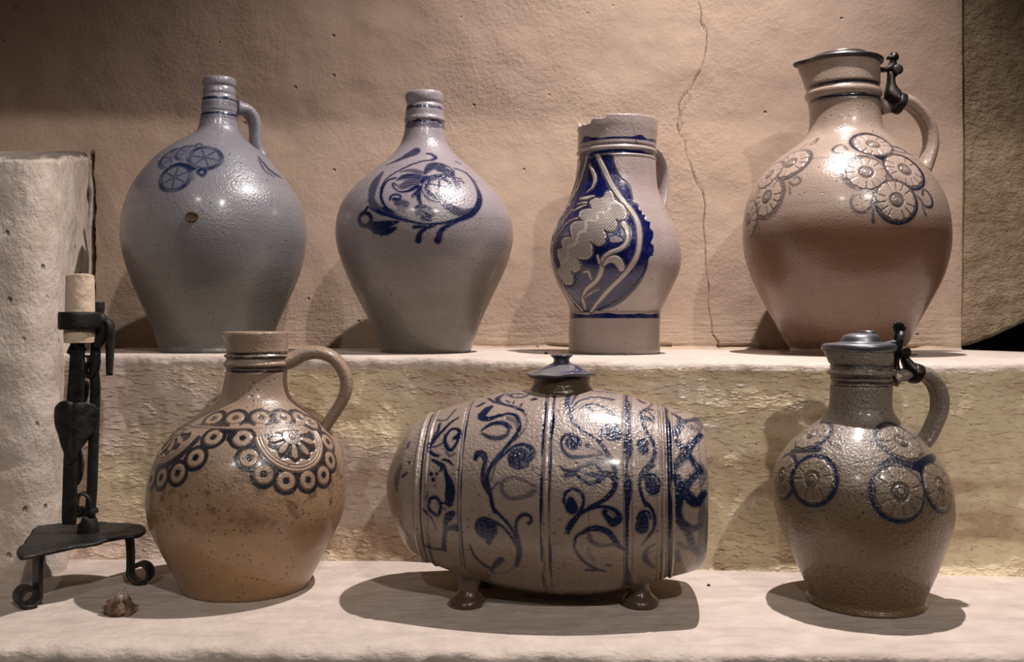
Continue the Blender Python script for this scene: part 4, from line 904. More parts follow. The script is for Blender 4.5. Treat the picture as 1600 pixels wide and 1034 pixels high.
V.view(1350, 640, 5.44)
S([(300, 430), (400, 470), (480, 480), (560, 420), (600, 390)], [60, 70, 90, 70, 40], 1.0, d=0.3); S([(480, 480), (492, 560), (500, 640)], [60, 26, 18], 1.0, d=0.4); S([(130, 470), (260, 430), (400, 470)], [30, 50, 40], 0.85, soft=3)
V.rosette(318, 272, 0.0265, 11, 0.85, 0.20, 130, rot=0.1, lightv=0.10, line=0.6, centre=0.5, relief=0.0014); V.rosette(642, 648, 0.0270, 11, 0.95, 0.16, -60, rot=0.3, lightv=0.10, line=0.6, centre=0.2, relief=0.0014)
V.rosette(308, 700, 0.0300, 11, 0.95, 0.16, -140, rot=0.6, lightv=0.10, line=0.6, centre=0.6, relief=0.0014)
V.view(0, 0, 1)
J7.band(688.5, 1.0, None, d=0.7, amp=0.2)
for k in range(40):
    x = rng.uniform(1220, 1480); y = rng.gauss(775, 45); J7.dot(x, y, rng.uniform(0.7, 1.7), None, d=rng.uniform(0.4, 0.8), soft=1.4)
j7 = thing('lidded_jug', (J7.axis, 1.165, 0.0), 'olive-brown speckled jug with a pewter lid, right of the barrel on the lower ledge', 'jug')
J7.build('body', m, j7)
OZ = (1270, 490, 4.496)
hp, sd = plane_pts(J7, [(545, 462), (590, 440), (645, 428), (702, 418), (757, 415), (805, 437), (852, 482), (882, 547), (892, 620), (884, 690), (855, 765), (808, 862), (755, 915), (700, 950)], 8, *OZ)
sweep('handle', hp, [0.034]+[0.029]*11+[0.032, 0.036], [0.020, 0.016, 0.016, 0.017, 0.0175, 0.018, 0.0185, 0.0185, 0.0185, 0.0175, 0.017, 0.017, 0.018, 0.018], sd, m, j7, ribs=2, per=7, nc=32)
zt = J7.ztop; ax = at(1346, 545, 1.165)[0]; rr = float(np.interp(zt-0.008, J7.zs[40:200][::-1], J7.rs[40:200][::-1]))
M_PEWTER3 = metal('worn_grey_pewter', (150, 150, 156), 0.34, 0.9, 0.0004, 40)
lid = lathe('lid', [(0.001, zt-0.001), (rr*0.7, zt-0.001), (rr+0.0006, zt-0.0045), (rr+0.0036, zt-0.0040), (rr+0.0050, zt-0.0005), (rr+0.0046, zt+0.0030), (rr+0.0015, zt+0.0052), (rr*0.70, zt+0.0068), (rr*0.64, zt+0.0090), (rr*0.60, zt+0.0125), (rr*0.52, zt+0.0155), (rr*0.35, zt+0.0172), (rr*0.15, zt+0.0178), (0.001, zt+0.0178)], ax, 1.165, M_PEWTER3, j7, n=96,
            spout=(math.radians(-95), 0.0070, 0.38, -1, 0), per=5)
tag(lid, label='grey pewter lid with a low dome')
lathe('lid_button', [(0.001, zt+0.0165), (0.0085, zt+0.0165), (0.0090, zt+0.0190), (0.0078, zt+0.0206), (0.001, zt+0.0210)], ax+0.010, 1.170, M_PEWTER3, lid, n=32, per=3)
Yh = 1.168
lathe('hinge', [(0.001, -0.010), (0.0060, -0.0098), (0.0068, -0.007), (0.0052, -0.005), (0.0052, 0.005), (0.0068, 0.007), (0.0060, 0.0098), (0.001, 0.010)], 0, 0, M_PEWTER2, lid, n=24, per=3,
      warp=lambda P, a: np.stack([P[..., 0], P[..., 2], P[..., 1]], -1)+tpt([(632, 268)], Yh, *OZ)[0])
sweep('thumbpiece', tpt([(500, 212), (535, 208), (572, 200), (600, 178), (612, 150), (612, 120)], Yh, *OZ), [0.020, 0.014, 0.010, 0.012, 0.013, 0.010], [0.004, 0.006, 0.007, 0.010, 0.011, 0.008], (0, 1, 0), M_PEWTER3, lid, per=7, nc=20)
for k, (dx, tx, ty, wd) in enumerate(((-30, -34, 85, .0052), (-18, -24, 62, .0060), (-2, -8, 56, .0062), (14, 14, 64, .0060), (26, 32, 88, .0054))):
    sweep('shell_lobe', tpt([(612+dx*0.3, 165), (610+dx*0.7, 135), (610+dx, 105), (608+tx, ty+8), (608+tx*1.02, ty)], Yh-0.002+0.001*abs(k-2), *OZ), [wd*0.6, wd*0.8, wd, wd*1.05, wd*0.5], [wd*0.7, wd*0.9, wd*1.0, wd*1.1, wd*0.5], (0, 1, 0), M_PEWTER2, lid, per=6, nc=14)
sweep('thumbpiece_stem', tpt([(606, 150), (600, 190), (596, 240), (590, 300), (586, 350), (584, 392)], Yh, *OZ), [0.010, 0.012, 0.012, 0.010, 0.010, 0.012], [0.011, 0.012, 0.010, 0.007, 0.006, 0.010], (0, 1, 0), M_PEWTER2, lid, per=6, nc=18)
sweep('strap', tpt([(632, 262), (640, 300), (656, 335), (680, 370), (705, 398), (728, 418)], Yh, *OZ), [0.010, 0.013, 0.018, 0.024, 0.030, 0.032], [0.008, 0.009, 0.011, 0.013, 0.012, 0.006], (0, 1, 0), M_PEWTER2, j7, per=7, nc=22)
cc = tpt([(716, 418)], Yh, *OZ)[0]
ringpath = np.array([cc+np.array([0.004*math.sin(a), 0.0165*math.cos(a), 0.0105*math.sin(a)]) for a in np.linspace(0, 2*np.pi, 30)])
sweep('strap_band', ringpath, 0.011, 0.0025, (1, 0, -0.3), M_PEWTER2, j7, nc=12, cap=False)

# --- barrel
WIDE = 1.38
class Barrel(Pot):
    cap0 = True; cap1 = True
    def __init__(s):
        a = math.radians(6.5); s.a = a; s.X0, s.Y0 = (852-CX)/FOC*1.19, 1.19
        s.up = np.array([math.cos(a), -math.sin(a), 0.0])           # along the barrel
        rows = [(47, 470, 590), (52, 452, 608), (60, 430, 630), (75, 396, 668), (95, 360, 712), (115, 332, 750), (135, 308, 780), (150, 295, 795), (170, 284, 808), (200, 266, 822), (260, 240, 843), (350, 208, 870), (450, 180, 899), (560, 164, 922), (640, 158, 934), (700, 157, 939), (800, 163, 937), (900, 178, 924), (950, 188, 910), (1000, 200, 895), (1080, 225, 872), (1100, 232, 866), (1150, 244, 852), (1185, 254, 840), (1205, 262, 830)]
        us, rs, zs = [], [], []
        for x, t_, b_ in rows:
            x, t_, b_ = 590+x/2.4055, 540+t_/2.4055, 540+b_/2.4055
            k = (x-CX)/FOC; u = (k*s.Y0-s.X0)/(math.cos(a)+k*math.sin(a)); Yc = s.Y0-u*math.sin(a)
            at_, ab_ = math.atan((t_-CY)/FOC), math.atan((b_-CY)/FOC); th, al = (at_+ab_)/2, (ab_-at_)/2
            D = Yc/math.cos(th); us.append(u); rs.append(D*math.sin(al)); zs.append(CAMH-Yc*math.tan(th))
        s.Cz = float(np.mean(zs[10:]))
        p = np.array([(us[0]-0.0025, 0.002), (us[0]-0.0018, rs[0]*0.55)]+list(zip(us, rs))+[(us[-1]+0.0035, rs[-1]-0.003), (us[-1]+0.0048, rs[-1]-0.008), (us[-1]+0.0045, rs[-1]*0.6), (us[-1]+0.0045, 0.002)])
        p = catmull(p, 10); p[:, 1] = np.maximum(p[:, 1], 0.002)
        arc = np.concatenate([[0], np.cumsum(np.hypot(np.diff(p[:, 0]), np.diff(p[:, 1])))])
        st = 0.00092; ca = np.arange(0, arc[-1], st)
        cut = arc[np.argmax(p[:, 0] > us[-1]+0.0045)] if (p[:, 0] > us[-1]+0.0045).any() else arc[-1]
        ca = np.concatenate([ca[ca < cut], np.arange(cut, arc[-1], 0.006), arc[-1:]])
        u, r = np.interp(ca, arc, p[:, 0]), np.interp(ca, arc, p[:, 1])
        s.us, s.rs = u, r
        for px, amp, w in ((650, 0.0022, 3.2), (657, -0.0012, 2.0), (664, 0.0014, 1.6), (667.5, -0.0008, 1.2), (714, -0.0009, 1.4), (718, -0.0009, 1.2), (845, -0.0010, 1.6), (851, 0.0007, 1.6), (858, -0.001, 2), (974, -0.0008, 1.2), (988, -0.0008, 1.2),
                           (1030, 0.0008, 1.4), (1034, -0.0012, 1.2), (1038, 0.001, 1.4), (1042, -0.001, 1.2), (1047, -0.0014, 2.6), (1053, 0.0014, 1.6)):
            uc = s.upos(px); r = r+amp*np.exp(-((u-uc)/(w/FOC*1.1))**4)*(r > 0.03)
        fa = np.arange(-80, 115, math.degrees(0.00092/r.max())); ba = np.arange(115, 280, 5.0)
        ang = np.radians(np.concatenate([fa, ba])); s.ang = ang
        Nf = np.array([-math.sin(a), -math.cos(a), 0]); Zu = np.array([0, 0, 1.0])
        O = np.array([s.X0, s.Y0, s.Cz]); s.O = O
        P = O+u[:, None, None]*s.up+r[:, None, None]*(np.cos(ang)[None, :, None]*Nf+np.sin(ang)[None, :, None]*Zu)
        s.U = np.repeat(ang[None], len(u), 0)*0.12; s.Vv = np.repeat(ca[:, None], len(ang), 1); s.uu = np.repeat(u[:, None], len(ang), 1)
        s.setup(P, (0, len(fa)))
    def upos(s, px):                                  # position along the barrel of a band seen at px half way up
        r = np.interp(px, [610, 660, 720, 850, 980, 1050, 1101], [0.05, 0.092, 0.115, 0.128, 0.122, 0.110, 0.098])
        a = s.a; k = (px-CX)/FOC
        bx, by = s.X0-r*math.sin(a), s.Y0-r*math.cos(a)
        return (k*by-bx)/(math.cos(a)+k*math.sin(a))
    def hoop(s, px, w, c=1.0, d=None, l=None, amp=1.0, seed=1, lo=-1.2, hi=1.75):
        uc = s.upos(px); A = np.repeat(s.ang[None], s.nv, 0)
        n = noise3(A*5, seed, 0, seed)*amp/FOC; hw = w/2/FOC*1.1
        cov = np.clip((hw+n-np.abs(s.uu-uc-n*0.6))/(0.8/FOC)+0.5, 0, 1)*np.clip((A-lo)/0.03, 0, 1)*np.clip((hi-A)/0.03, 0, 1)
        f = cov.reshape(-1); idx = np.where(f > 0)[0]; s.apply(idx, f[idx], c, d, l)
B = Barrel()
B.hoop(657.5, 3.6, 0.9, d=0.5, seed=2, amp=0.6); B.hoop(661, 1.6, 0, l=0.5); B.hoop(664.5, 1.2, 0.3, d=0.4, seed=3); B.hoop(668, 1.3, 0.5, d=0.3, amp=0.3)
B.hoop(714, 1.5, 0.9, d=0.3, seed=4, amp=0.5); B.hoop(718.5, 2.2, 0.95, d=0.2, seed=5, amp=1.0, lo=-0.95); B.hoop(716, 1, 0, l=0.4)
B.hoop(844.5, 3.0, 0.95, seed=6, amp=1.6, lo=-1.0); B.hoop(848.5, 1.0, 0.2, d=0.25); B.hoop(858, 4.6, 0.97, seed=7, amp=2.4, lo=-0.93); B.hoop(854, 1.0, 0.1, d=0.2)
B.hoop(980.5, 8.5, 1.0, seed=8, amp=3.6, lo=-1.05); B.hoop(974, 1.2, 0.5, d=0.5, amp=0.2); B.hoop(987.5, 1.2, 0.4, d=0.5, amp=0.2)
B.hoop(1027, 1.0, 0.1, d=0.3); B.hoop(1034, 1.2, 0.2, d=0.45); B.hoop(1041, 1.2, 0.3, d=0.5); B.hoop(1047, 6.2, 1.0, d=0.2, seed=9, amp=1.8); B.hoop(1053, 2.0, 0.0, d=0.0, l=0.6)
B.hoop(1098, 9, 0.55, seed=10, amp=7)
V = B.view(600, 600, 5.169); S = V.stroke
# left panel, upper
S([(600, 270), (540, 312), (480, 370), (410, 445), (370, 495)], [12, 18, 20, 26, 34]); S([(580, 200), (530, 262), (500, 290), (430, 292)], 11, 0.9); S([(450, 318), (435, 380), (385, 450)], 16)
S([(612, 420), (608, 375), (560, 360), (515, 395), (490, 450), (508, 510), (540, 532), (572, 500), (602, 440)], [34, 22, 20, 20, 24, 24, 22, 18, 16]); S([(600, 420), (560, 440)], [44, 14]); S([(500, 545), (530, 580), (572, 560)], 14, 0.7); S([(480, 470), (430, 500), (380, 510)], 8)
S([(360, 500), (365, 540), (400, 568), (440, 580)], [14, 20, 20, 16]); S([(390, 610), (440, 640), (468, 670), (450, 705)], [14, 26, 26, 10]); S([(470, 610), (520, 620), (560, 655)], [10, 16, 6])
S([(480, 650), (500, 720), (525, 790), (535, 870), (527, 955)], [18, 24, 44, 66, 52]); V.dot(380, 725, 12); V.dot(426, 724, 9); V.dot(398, 770, 13); V.dot(410, 820, 5)
S([(130, 668), (100, 760), (100, 840)], [44, 78, 36], 0.9, soft=3); S([(150, 742), (186, 715)], [20, 8]); S([(200, 478), (190, 508)], 20, 0.8); V.dot(206, 632, 10, 0.8)
# middle panel, upper
S([(840, 115), (890, 145), (960, 162), (1050, 185), (1125, 218)], [14, 18, 18, 18, 22]); S([(1195, 58), (1080, 55), (985, 75), (922, 110), (930, 145), (960, 160)], [10, 11, 14, 32, 24, 16]); S([(1190, 68), (1130, 105), (1060, 108), (1000, 88)], 14); S([(1000, 88), (1060, 78), (1130, 85)], [20, 30, 16], 0.75)
S([(985, 130), (1010, 150)], 9); S([(1050, 140), (1040, 160)], 9); S([(1112, 158), (1098, 188)], 9); S([(753, 180), (804, 157)], [14, 26]); S([(1196, 124), (1224, 120)], 22)
S([(858, 185), (820, 215), (790, 265), (850, 282), (930, 255), (1010, 240), (1070, 262), (1092, 330), (1075, 400), (1020, 470), (960, 540), (890, 630), (845, 700), (830, 765), (850, 850), (872, 950), (890, 1030)], [36, 52, 50, 34, 26, 20, 22, 26, 26, 24, 24, 28, 26, 26, 22, 20, 20])
S([(1000, 275), (1052, 297), (1078, 345)], [30, 26, 14], 0.6); S([(1120, 218), (1152, 272), (1142, 350), (1100, 410), (1060, 450)], [12, 6, 6, 8, 10], 0.85)
S([(785, 378), (840, 335), (900, 315), (970, 320), (1015, 350)], [8, 22, 28, 30, 30]); S([(790, 398), (850, 428), (920, 438), (985, 412), (1012, 355)], [14, 26, 34, 28, 16], 0.85)
S([(900, 640), (1000, 540), (1060, 500), (1130, 488), (1188, 520), (1198, 575), (1160, 620)], [10, 18, 20, 22, 30, 34, 30]); V.dot(1088, 598, 68, 0.95, soft=3); S([(1110, 640), (1150, 660)], 30, 0.8)
S([(738, 605), (755, 560), (800, 568), (818, 620), (800, 700), (800, 780), (830, 860), (856, 905)], [26, 36, 38, 30, 28, 26, 20, 14], 0.92)
S([(865, 860), (920, 795), (980, 770)], 12, 0.7); S([(948, 795), (965, 880), (1030, 922), (1120, 912), (1190, 880), (1215, 835), (1160, 790), (1070, 752), (990, 765), (950, 800)], [20, 26, 20, 22, 30, 26, 16, 16, 16, 18], 0.6, soft=3); S([(905, 640), (880, 720), (855, 790)], 10, 0.7)
V.view(600, 740, 5.169)
S([(360, 245), (378, 200), (420, 192), (455, 240), (452, 300), (430, 335), (390, 312), (360, 270)], 20, closed=True); S([(335, 205), (350, 160)], 12, 0.8); S([(455, 242), (490, 232)], 12); V.dot(487, 280, 9, 0.7)
S([(318, 290), (370, 340), (405, 400), (420, 452)], [16, 10, 8, 5]); S([(555, 318), (520, 350), (500, 395), (495, 470), (485, 540), (487, 615)], [34, 50, 30, 26, 26, 28]); S([(580, 438), (545, 436), (510, 450)], [46, 34, 12]); S([(487, 608), (400, 605), (325, 572)], [18, 16, 20])
S([(130, 390), (150, 440), (195, 500)], [20, 28, 16], 0.85)
S([(860, 190), (880, 270), (930, 330), (1000, 400), (1050, 480), (1080, 560), (1092, 640), (1070, 742)], [20, 20, 18, 18, 22, 36, 32, 24], 0.95)
S([(1085, 540), (1065, 440), (1078, 370), (1120, 332), (1170, 336), (1192, 372), (1170, 402)], [24, 20, 20, 22, 20, 18, 22], 0.9)
V.dot(822, 440, 70, 1.0, soft=3); V.dot(845, 500, 34, 1); V.dot(846, 552, 17); S([(755, 420), (795, 378), (880, 388), (960, 430), (1020, 500), (1060, 570)], [24, 26, 24, 15, 13, 15])
S([(688, 570), (730, 660), (790, 722), (860, 770), (892, 805)], [6, 16, 20, 22, 14]); S([(875, 765), (920, 715), (948, 690)], [20, 40, 36]); S([(890, 803), (980, 800), (1060, 750)], 5, 0.7)
# right of centre
V.view(850, 600, 5.169)
S([(160, 47), (208, 58), (192, 110), (190, 190), (220, 270), (280, 348), (370, 410), (440, 460), (500, 540), (550, 630), (572, 720), (575, 810), (540, 890), (470, 945), (360, 1000)], [12, 22, 28, 28, 26, 20, 16, 20, 24, 28, 32, 32, 28, 22, 20])
S([(212, 165), (270, 82), (350, 55), (450, 60), (590, 76)], [14, 16, 14, 14, 16], 0.9); S([(220, 190), (290, 136), (380, 112), (470, 110), (552, 125)], [10, 12, 14, 26, 30], 0.9)
S([(225, 218), (290, 185), (380, 162), (450, 172), (520, 215), (562, 255), (606, 256)], [10, 12, 20, 20, 26, 26, 8]); S([(360, 190), (400, 215)], [30, 20], 0.8)
V.dot(556, 400, 54, 1.0, soft=3); S([(455, 445), (465, 375), (515, 322), (575, 318), (608, 365)], [12, 14, 16, 16, 14]); S([(458, 440), (480, 500), (522, 565)], 16)
V.dot(238, 470, 48, 1.0, soft=3); S([(232, 402), (172, 410), (140, 470), (160, 540), (220, 588), (330, 585), (455, 572)], [16, 20, 18, 18, 22, 15, 10]); V.dot(350, 494, 14, 0.9); S([(358, 505), (440, 540), (510, 595)], [6, 8, 10], 0.9); S([(430, 600), (490, 612), (545, 645)], [16, 12, 10])
S([(138, 668), (180, 700), (250, 702), (320, 660), (400, 648), (452, 690), (470, 742)], [10, 20, 18, 14, 15, 18, 22]); S([(168, 742), (245, 715)], [20, 44]); S([(255, 722), (330, 790), (400, 802), (460, 768), (482, 730), (535, 728), (572, 780)], [20, 18, 20, 34, 36, 30, 22]); S([(330, 722), (440, 745)], [10, 36])
S([(310, 660), (390, 625), (460, 650)], 12, 0.55)
V.view(850, 740, 5.169)
S([(280, 318), (318, 245), (308, 165), (240, 122), (182, 150), (160, 212), (188, 282)], [22, 18, 18, 18, 18, 16, 20]); S([(215, 222), (226, 278)], [50, 74], 1.0, soft=3)
S([(575, 90), (548, 145), (470, 220), (390, 262), (300, 312), (240, 380), (200, 440), (196, 480)], [26, 28, 22, 20, 20, 36, 36, 14], 0.97)
S([(250, 360), (340, 300), (430, 268), (530, 275), (598, 318), (612, 370), (570, 405)], [16, 16, 18, 22, 28, 34, 30]); S([(492, 310), (560, 385)], [40, 66], 1.0, soft=3); S([(520, 315), (560, 350)], 14, 0.3)
S([(250, 560), (258, 510), (312, 475), (400, 440), (500, 460), (560, 520), (600, 578), (648, 614)], [12, 16, 22, 34, 36, 34, 26, 14]); S([(360, 480), (390, 550), (470, 580), (570, 568)], [18, 28, 26, 16], 0.65, soft=3)
S([(248, 540), (245, 600), (290, 672), (350, 730), (420, 768), (490, 786)], [12, 14, 16, 18, 24, 14], 0.85); S([(338, 775), (410, 782)], 18, 0.9); S([(510, 741), (542, 742)], 13); S([(358, 600), (368, 650), (402, 692)], 26, 0.4, soft=4)
S([(358, 205), (362, 390)], 3.5, None, d=0.8, soft=0.8); S([(70, 575), (110, 560), (150, 525)], 8, None, d=0.35); S([(430, 620), (480, 650), (540, 640), (520, 670)], 6, None, d=0.5)
V.view(850, 600, 5.169)
S([(758, 125), (805, 152)], [22, 34]); S([(840, 130), (872, 160), (840, 192), (800, 215), (782, 250), (800, 320), (840, 400), (885, 480), (895, 550), (870, 622), (812, 692), (777, 760), (775, 840), (800, 930), (820, 985)], [10, 10, 10, 14, 22, 22, 24, 22, 22, 26, 28, 24, 20, 18, 14])
S([(820, 272), (870, 292)], [40, 46], 1, soft=2.5); S([(800, 215), (850, 230), (888, 272)], 10); S([(790, 485), (806, 530)], [60, 66], 1, soft=2.5); S([(752, 490), (780, 450), (820, 450), (845, 485)], 12); S([(820, 210), (875, 205)], 16)
S([(852, 770), (880, 840)], [64, 84], 1, soft=3); S([(800, 765), (840, 725), (900, 740), (937, 800), (920, 862)], 15); S([(885, 655), (828, 702)], 16); S([(760, 380), (790, 385)], 8, 0.4)
V.view(850, 740, 5.169)
S([(800, 200), (812, 222), (860, 272), (890, 340), (890, 430), (850, 500), (788, 572)], [16, 18, 20, 22, 20, 16, 8]); S([(800, 355), (792, 430)], [64, 84], 1.0, soft=3); S([(752, 360), (780, 310), (840, 308), (862, 360)], 15)
S([(900, 565), (832, 612), (818, 680), (862, 742), (900, 760)], [10, 22, 36, 16, 8], 0.8, soft=3); S([(845, 640), (930, 600)], 12, 0.4)
V.view(850, 600, 5.169)
S([(1030, 240), (1100, 292), (1062, 400)], [16, 34, 50], 0.95, soft=4, rough=.3); S([(1080, 385), (1120, 312), (1200, 290), (1255, 280)], [40, 36, 34, 30], 0.9, soft=4, rough=.3); S([(1070, 460), (1130, 530), (1200, 620), (1265, 700)], [34, 50, 40, 44], 0.95, soft=4, rough=.3); S([(1060, 672), (1130, 580), (1190, 490), (1262, 410)], [40, 54, 44, 40], 0.95, soft=4, rough=.3)
S([(1062, 750), (1120, 850), (1200, 940)], [50, 66, 50], 1, soft=4, rough=.3); S([(1100, 900), (1160, 800), (1240, 720)], [60, 50, 44], 1, soft=4, rough=.3); S([(1180, 340), (1240, 380)], 40, 0.6, soft=6, rough=.3); S([(1030, 235), (1120, 225)], 12, 0.7)
V.view(850, 740, 5.169)
S([(1080, 40), (1100, 160), (1088, 280), (1100, 380), (1150, 430)], [50, 56, 44, 44, 50], 1, soft=5, rough=.3); S([(1150, 180), (1230, 232), (1295, 160)], [60, 56, 40], 1, soft=5, rough=.3); S([(1100, 380), (1165, 480), (1200, 580), (1250, 640)], [44, 40, 44, 44], 0.9, soft=5, rough=.3); S([(1180, 450), (1265, 420)], 36, 0.8, soft=5, rough=.3); S([(1068, 630), (1090, 700)], 36, 0.8, soft=5, rough=.3); S([(1090, 560), (1130, 590), (1190, 600)], 30, 0.7, soft=5)
m = stoneware('grey_brown_stoneware', (146, 128, 108), (172, 156, 146), -0.06, 0.10, (9, 18, 44), (182, 164, 148), rough=0.24, speck=0.6, peel=1.0, streak=0.5, axis_z=False, cob_gloss=0.06)
bz = 0.0
bar = thing('stoneware_barrel', (B.O[0], B.O[1], 0.0), 'lying stoneware barrel painted with blue scrolls, standing on stubby feet', 'barrel')
# local z of the barrel starts at the ledge, so the tone change sits at the belly
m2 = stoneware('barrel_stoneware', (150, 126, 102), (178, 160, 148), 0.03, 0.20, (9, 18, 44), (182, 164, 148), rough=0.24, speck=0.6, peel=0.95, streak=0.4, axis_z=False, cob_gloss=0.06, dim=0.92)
bpy.data.materials.remove(m)
B.build('body', m2, bar)
mf = stoneware('brown_glazed_foot', (104, 80, 62), (120, 96, 76), 0.0, 0.04, (9, 18, 44), (182, 164, 148), rough=0.18, speck=1.2, peel=0.8, streak=0.3)
def foot(px, back, lean):
    X, Y, _ = at(px, 940, 1.152)
    if back: X, Y = X+0.004, Y+0.085
    H1 = 0.075 if not back else 0.08
    o = lathe('foot', [(0.001, 0.0005), (0.0175, 0.0005), (0.0210, 0.0025), (0.0216, 0.0060), (0.0195, 0.0095), (0.0150, 0.0135), (0.0128, 0.0190), (0.0138, 0.0260), (0.0165, 0.0330), (0.0215, 0.0400), (0.0240, 0.0480), (0.0230, 0.0600), (0.001, 0.062)], X, Y, mf, bar, n=40, per=5,
          shift=lambda z: (lean*(1-np.clip(z/0.03, 0, 1))**1.0, (-0.004 if not back else 0.004)*(1-np.clip(z/0.03, 0, 1))))
    return o
foot(735, False, -0.005); foot(996, False, 0.004); foot(738, True, -0.004); foot(992, True, 0.004)
# collar and lid
zt = B.Cz+float(np.interp(B.upos(878), B.us, B.rs)); lc = at(877.5, 590, 1.187); lx_, ly_ = lc[0], 1.187
Fz = lambda py: CAMH+(CY-py)/FOC*1.187
mc = stoneware('olive_glazed_collar', (104, 88, 62), (118, 102, 76), 0.20, 0.3, (9, 18, 44), (150, 130, 100), rough=0.16, speck=0.8, peel=0.6, streak=0.8)
lathe('collar', [(0.040, zt-0.012), (0.0395, zt-0.004), (0.0365, Fz(603)), (0.0350, Fz(600)), (0.0348, Fz(594)), (0.0355, Fz(589)), (0.0350, Fz(587)), (0.030, Fz(587)), (0.029, zt-0.01)], lx_, ly_, mc, bar, n=72, per=5)
ml = stoneware('blue_grey_glazed_lid', (120, 118, 118), (158, 158, 168), 0.268, 0.285, (20, 32, 70), (176, 176, 190), rough=0.14, speck=0.3, peel=0.4, streak=0.3)
def lid_paint(P):
    A = np.zeros(P.shape[:2]+(4,)); A[..., 3] = 1
    a = np.arctan2(P[..., 0]-lx_, -(P[..., 1]-ly_)); r = np.hypot(P[..., 0]-lx_, P[..., 1]-ly_)
    band = np.clip((np.sin(a*3+r*180+0.6)-0.45)*4, 0, 1)*(r > 0.013)*(r < 0.036)*(P[..., 2] > Fz(583))
    A[..., 0] = band*0.8; kn = (P[..., 2] > Fz(569)); A[..., 0] = np.where(kn, 0.35, A[..., 0]); A[..., 1] = np.where(kn, 0.55, 0)
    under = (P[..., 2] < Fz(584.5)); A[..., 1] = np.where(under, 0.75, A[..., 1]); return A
def lid_wave(P, a):
    r = np.hypot(P[..., 0]-lx_, P[..., 1]-ly_); P = P.copy()
    P[..., 2] += np.clip((r-0.030)/0.012, 0, 1)*0.0016*np.sin(a*2+0.4)+np.clip((r-0.034)/0.01, 0, 1)*0.0009*np.sin(a*7); return P
ld = lathe('lid', [(0.001, Fz(587.5)), (0.034, Fz(587.5)), (0.0400, Fz(587.8)), (0.0425, Fz(586)), (0.0430, Fz(583)), (0.0410, Fz(581.5)), (0.036, Fz(580.5)), (0.028, Fz(577)), (0.019, Fz(571.5)), (0.0140, Fz(568.5)), (0.0105, Fz(566)), (0.0095, Fz(563)), (0.0100, Fz(560)), (0.0125, Fz(557)), (0.0138, Fz(555.5)), (0.0128, Fz(554)), (0.008, Fz(553.5)), (0.001, Fz(553.3))], lx_, ly_, ml, bar, n=90, per=6, attr_fn=lid_paint, warp=lid_wave)
tag(ld, label='blue-grey glazed lid with a knob and wavy brim')

# ------------------------------------------------------------------ wrought-iron candlestick
t = NT('black_wrought_iron'); n1 = t.noise(120, 4, 0.65); n2 = t.noise(30, 3, 0.6)
M_IRON = t.out(Base_Color=t.mix(t.ramp(n2, 0.35, 0.7), srgb(22, 23, 22), srgb(46, 46, 43)), Metallic=0.35, Roughness=t.ramp(n1, 0.3, 0.7, 0.40, 0.62), Normal=t.bump(n1, 0.0009))
H0 = 0.068
cs = thing('candlestick', at(138, 830, 1.235)*np.array([1, 1, 0]), 'black wrought-iron candlestick with a heart-shaped leaf and scrolled feet, left of the tan jug', 'candlestick')
out_px = [(105, 565), (128, 608), (200, 600), (300, 575), (380, 553), (450, 536), (520, 528), (600, 516), (700, 490), (780, 476), (850, 468), (897, 445), (903, 425), (870, 406), (800, 395), (720, 391), (650, 389), (600, 392), (550, 396), (480, 400), (420, 405), (360, 402), (300, 400), (245, 410), (205, 432), (188, 462), (160, 500), (140, 530)]
pl = []
for x, y in out_px:
    Xp_, Yp_ = x/3.977, 720+y/3.977; d = (CAMH-H0)*FOC/(Yp_-CY); pl.append(((Xp_-CX)/FOC*d, d))
pl = catmull(pl, 4, True); cen = pl.mean(0)
rings_ = []
for k, (f, dz) in enumerate(((0.0, -0.0022), (0.5, -0.0022), (0.9, -0.0018), (1.0, -0.0020), (1.01, 0.0), (1.0, 0.0022), (0.93, 0.0022), (0.75, 0.0015), (0.5, 0.0012), (0.25, 0.001), (0.02, 0.001))):
    q = cen+(pl-cen)*max(f, 0.01)
    rim = 0.0015*fbm(q[:, 0]*60, q[:, 1]*60, 0, 2, 91)*f
    rings_.append(np.column_stack([q, H0+dz+rim]))
grid_obj('base_plate', np.array(rings_), True, M_IRON, cs)
def iron_leg(px, Y, d, hz, rs, w, tilt=0.0):
    X = (px-CX)/FOC*Y; d = np.array(d, float); d /= np.linalg.norm(d)
    pts = [(-0.020, hz), (-0.010, hz), (-0.003, hz-0.002), (0.0, hz-0.009), (0.001, hz*0.62), (0.001, rs*1.5)]
    for k, ang in enumerate(np.radians(np.linspace(185, 500, 18))):
        r = rs*(1-0.34*k/17); pts.append((rs+r*math.cos(ang)+0.0005, rs+0.0016+r*math.sin(ang)))
    p = np.array([(X+d[0]*s_, Y+d[1]*s_, z) for s_, z in pts])
    sweep('leg', p, [w]*6+[w*1.04]*18, 0.0055, (-d[1], d[0], 0), M_IRON, cs, per=3, nc=16, pw=0.45)
iron_leg(60, 1.150, (-0.72, -0.69), H0-0.003, 0.0125, 0.0270)
iron_leg(203, 1.240, (1.0, -0.10), H0-0.003, 0.0150, 0.0170)
iron_leg(78, 1.290, (-0.85, 0.35), H0-0.003, 0.0150, 0.0200)
YB = 1.232
F3 = (60, 600, 4.133); F2 = (60, 410, 3.335)
def ip(pts, v, Y=YB): ox, oy, sc = v; return np.array([at(ox+x/sc, oy+y/sc, Y) for x, y in pts])
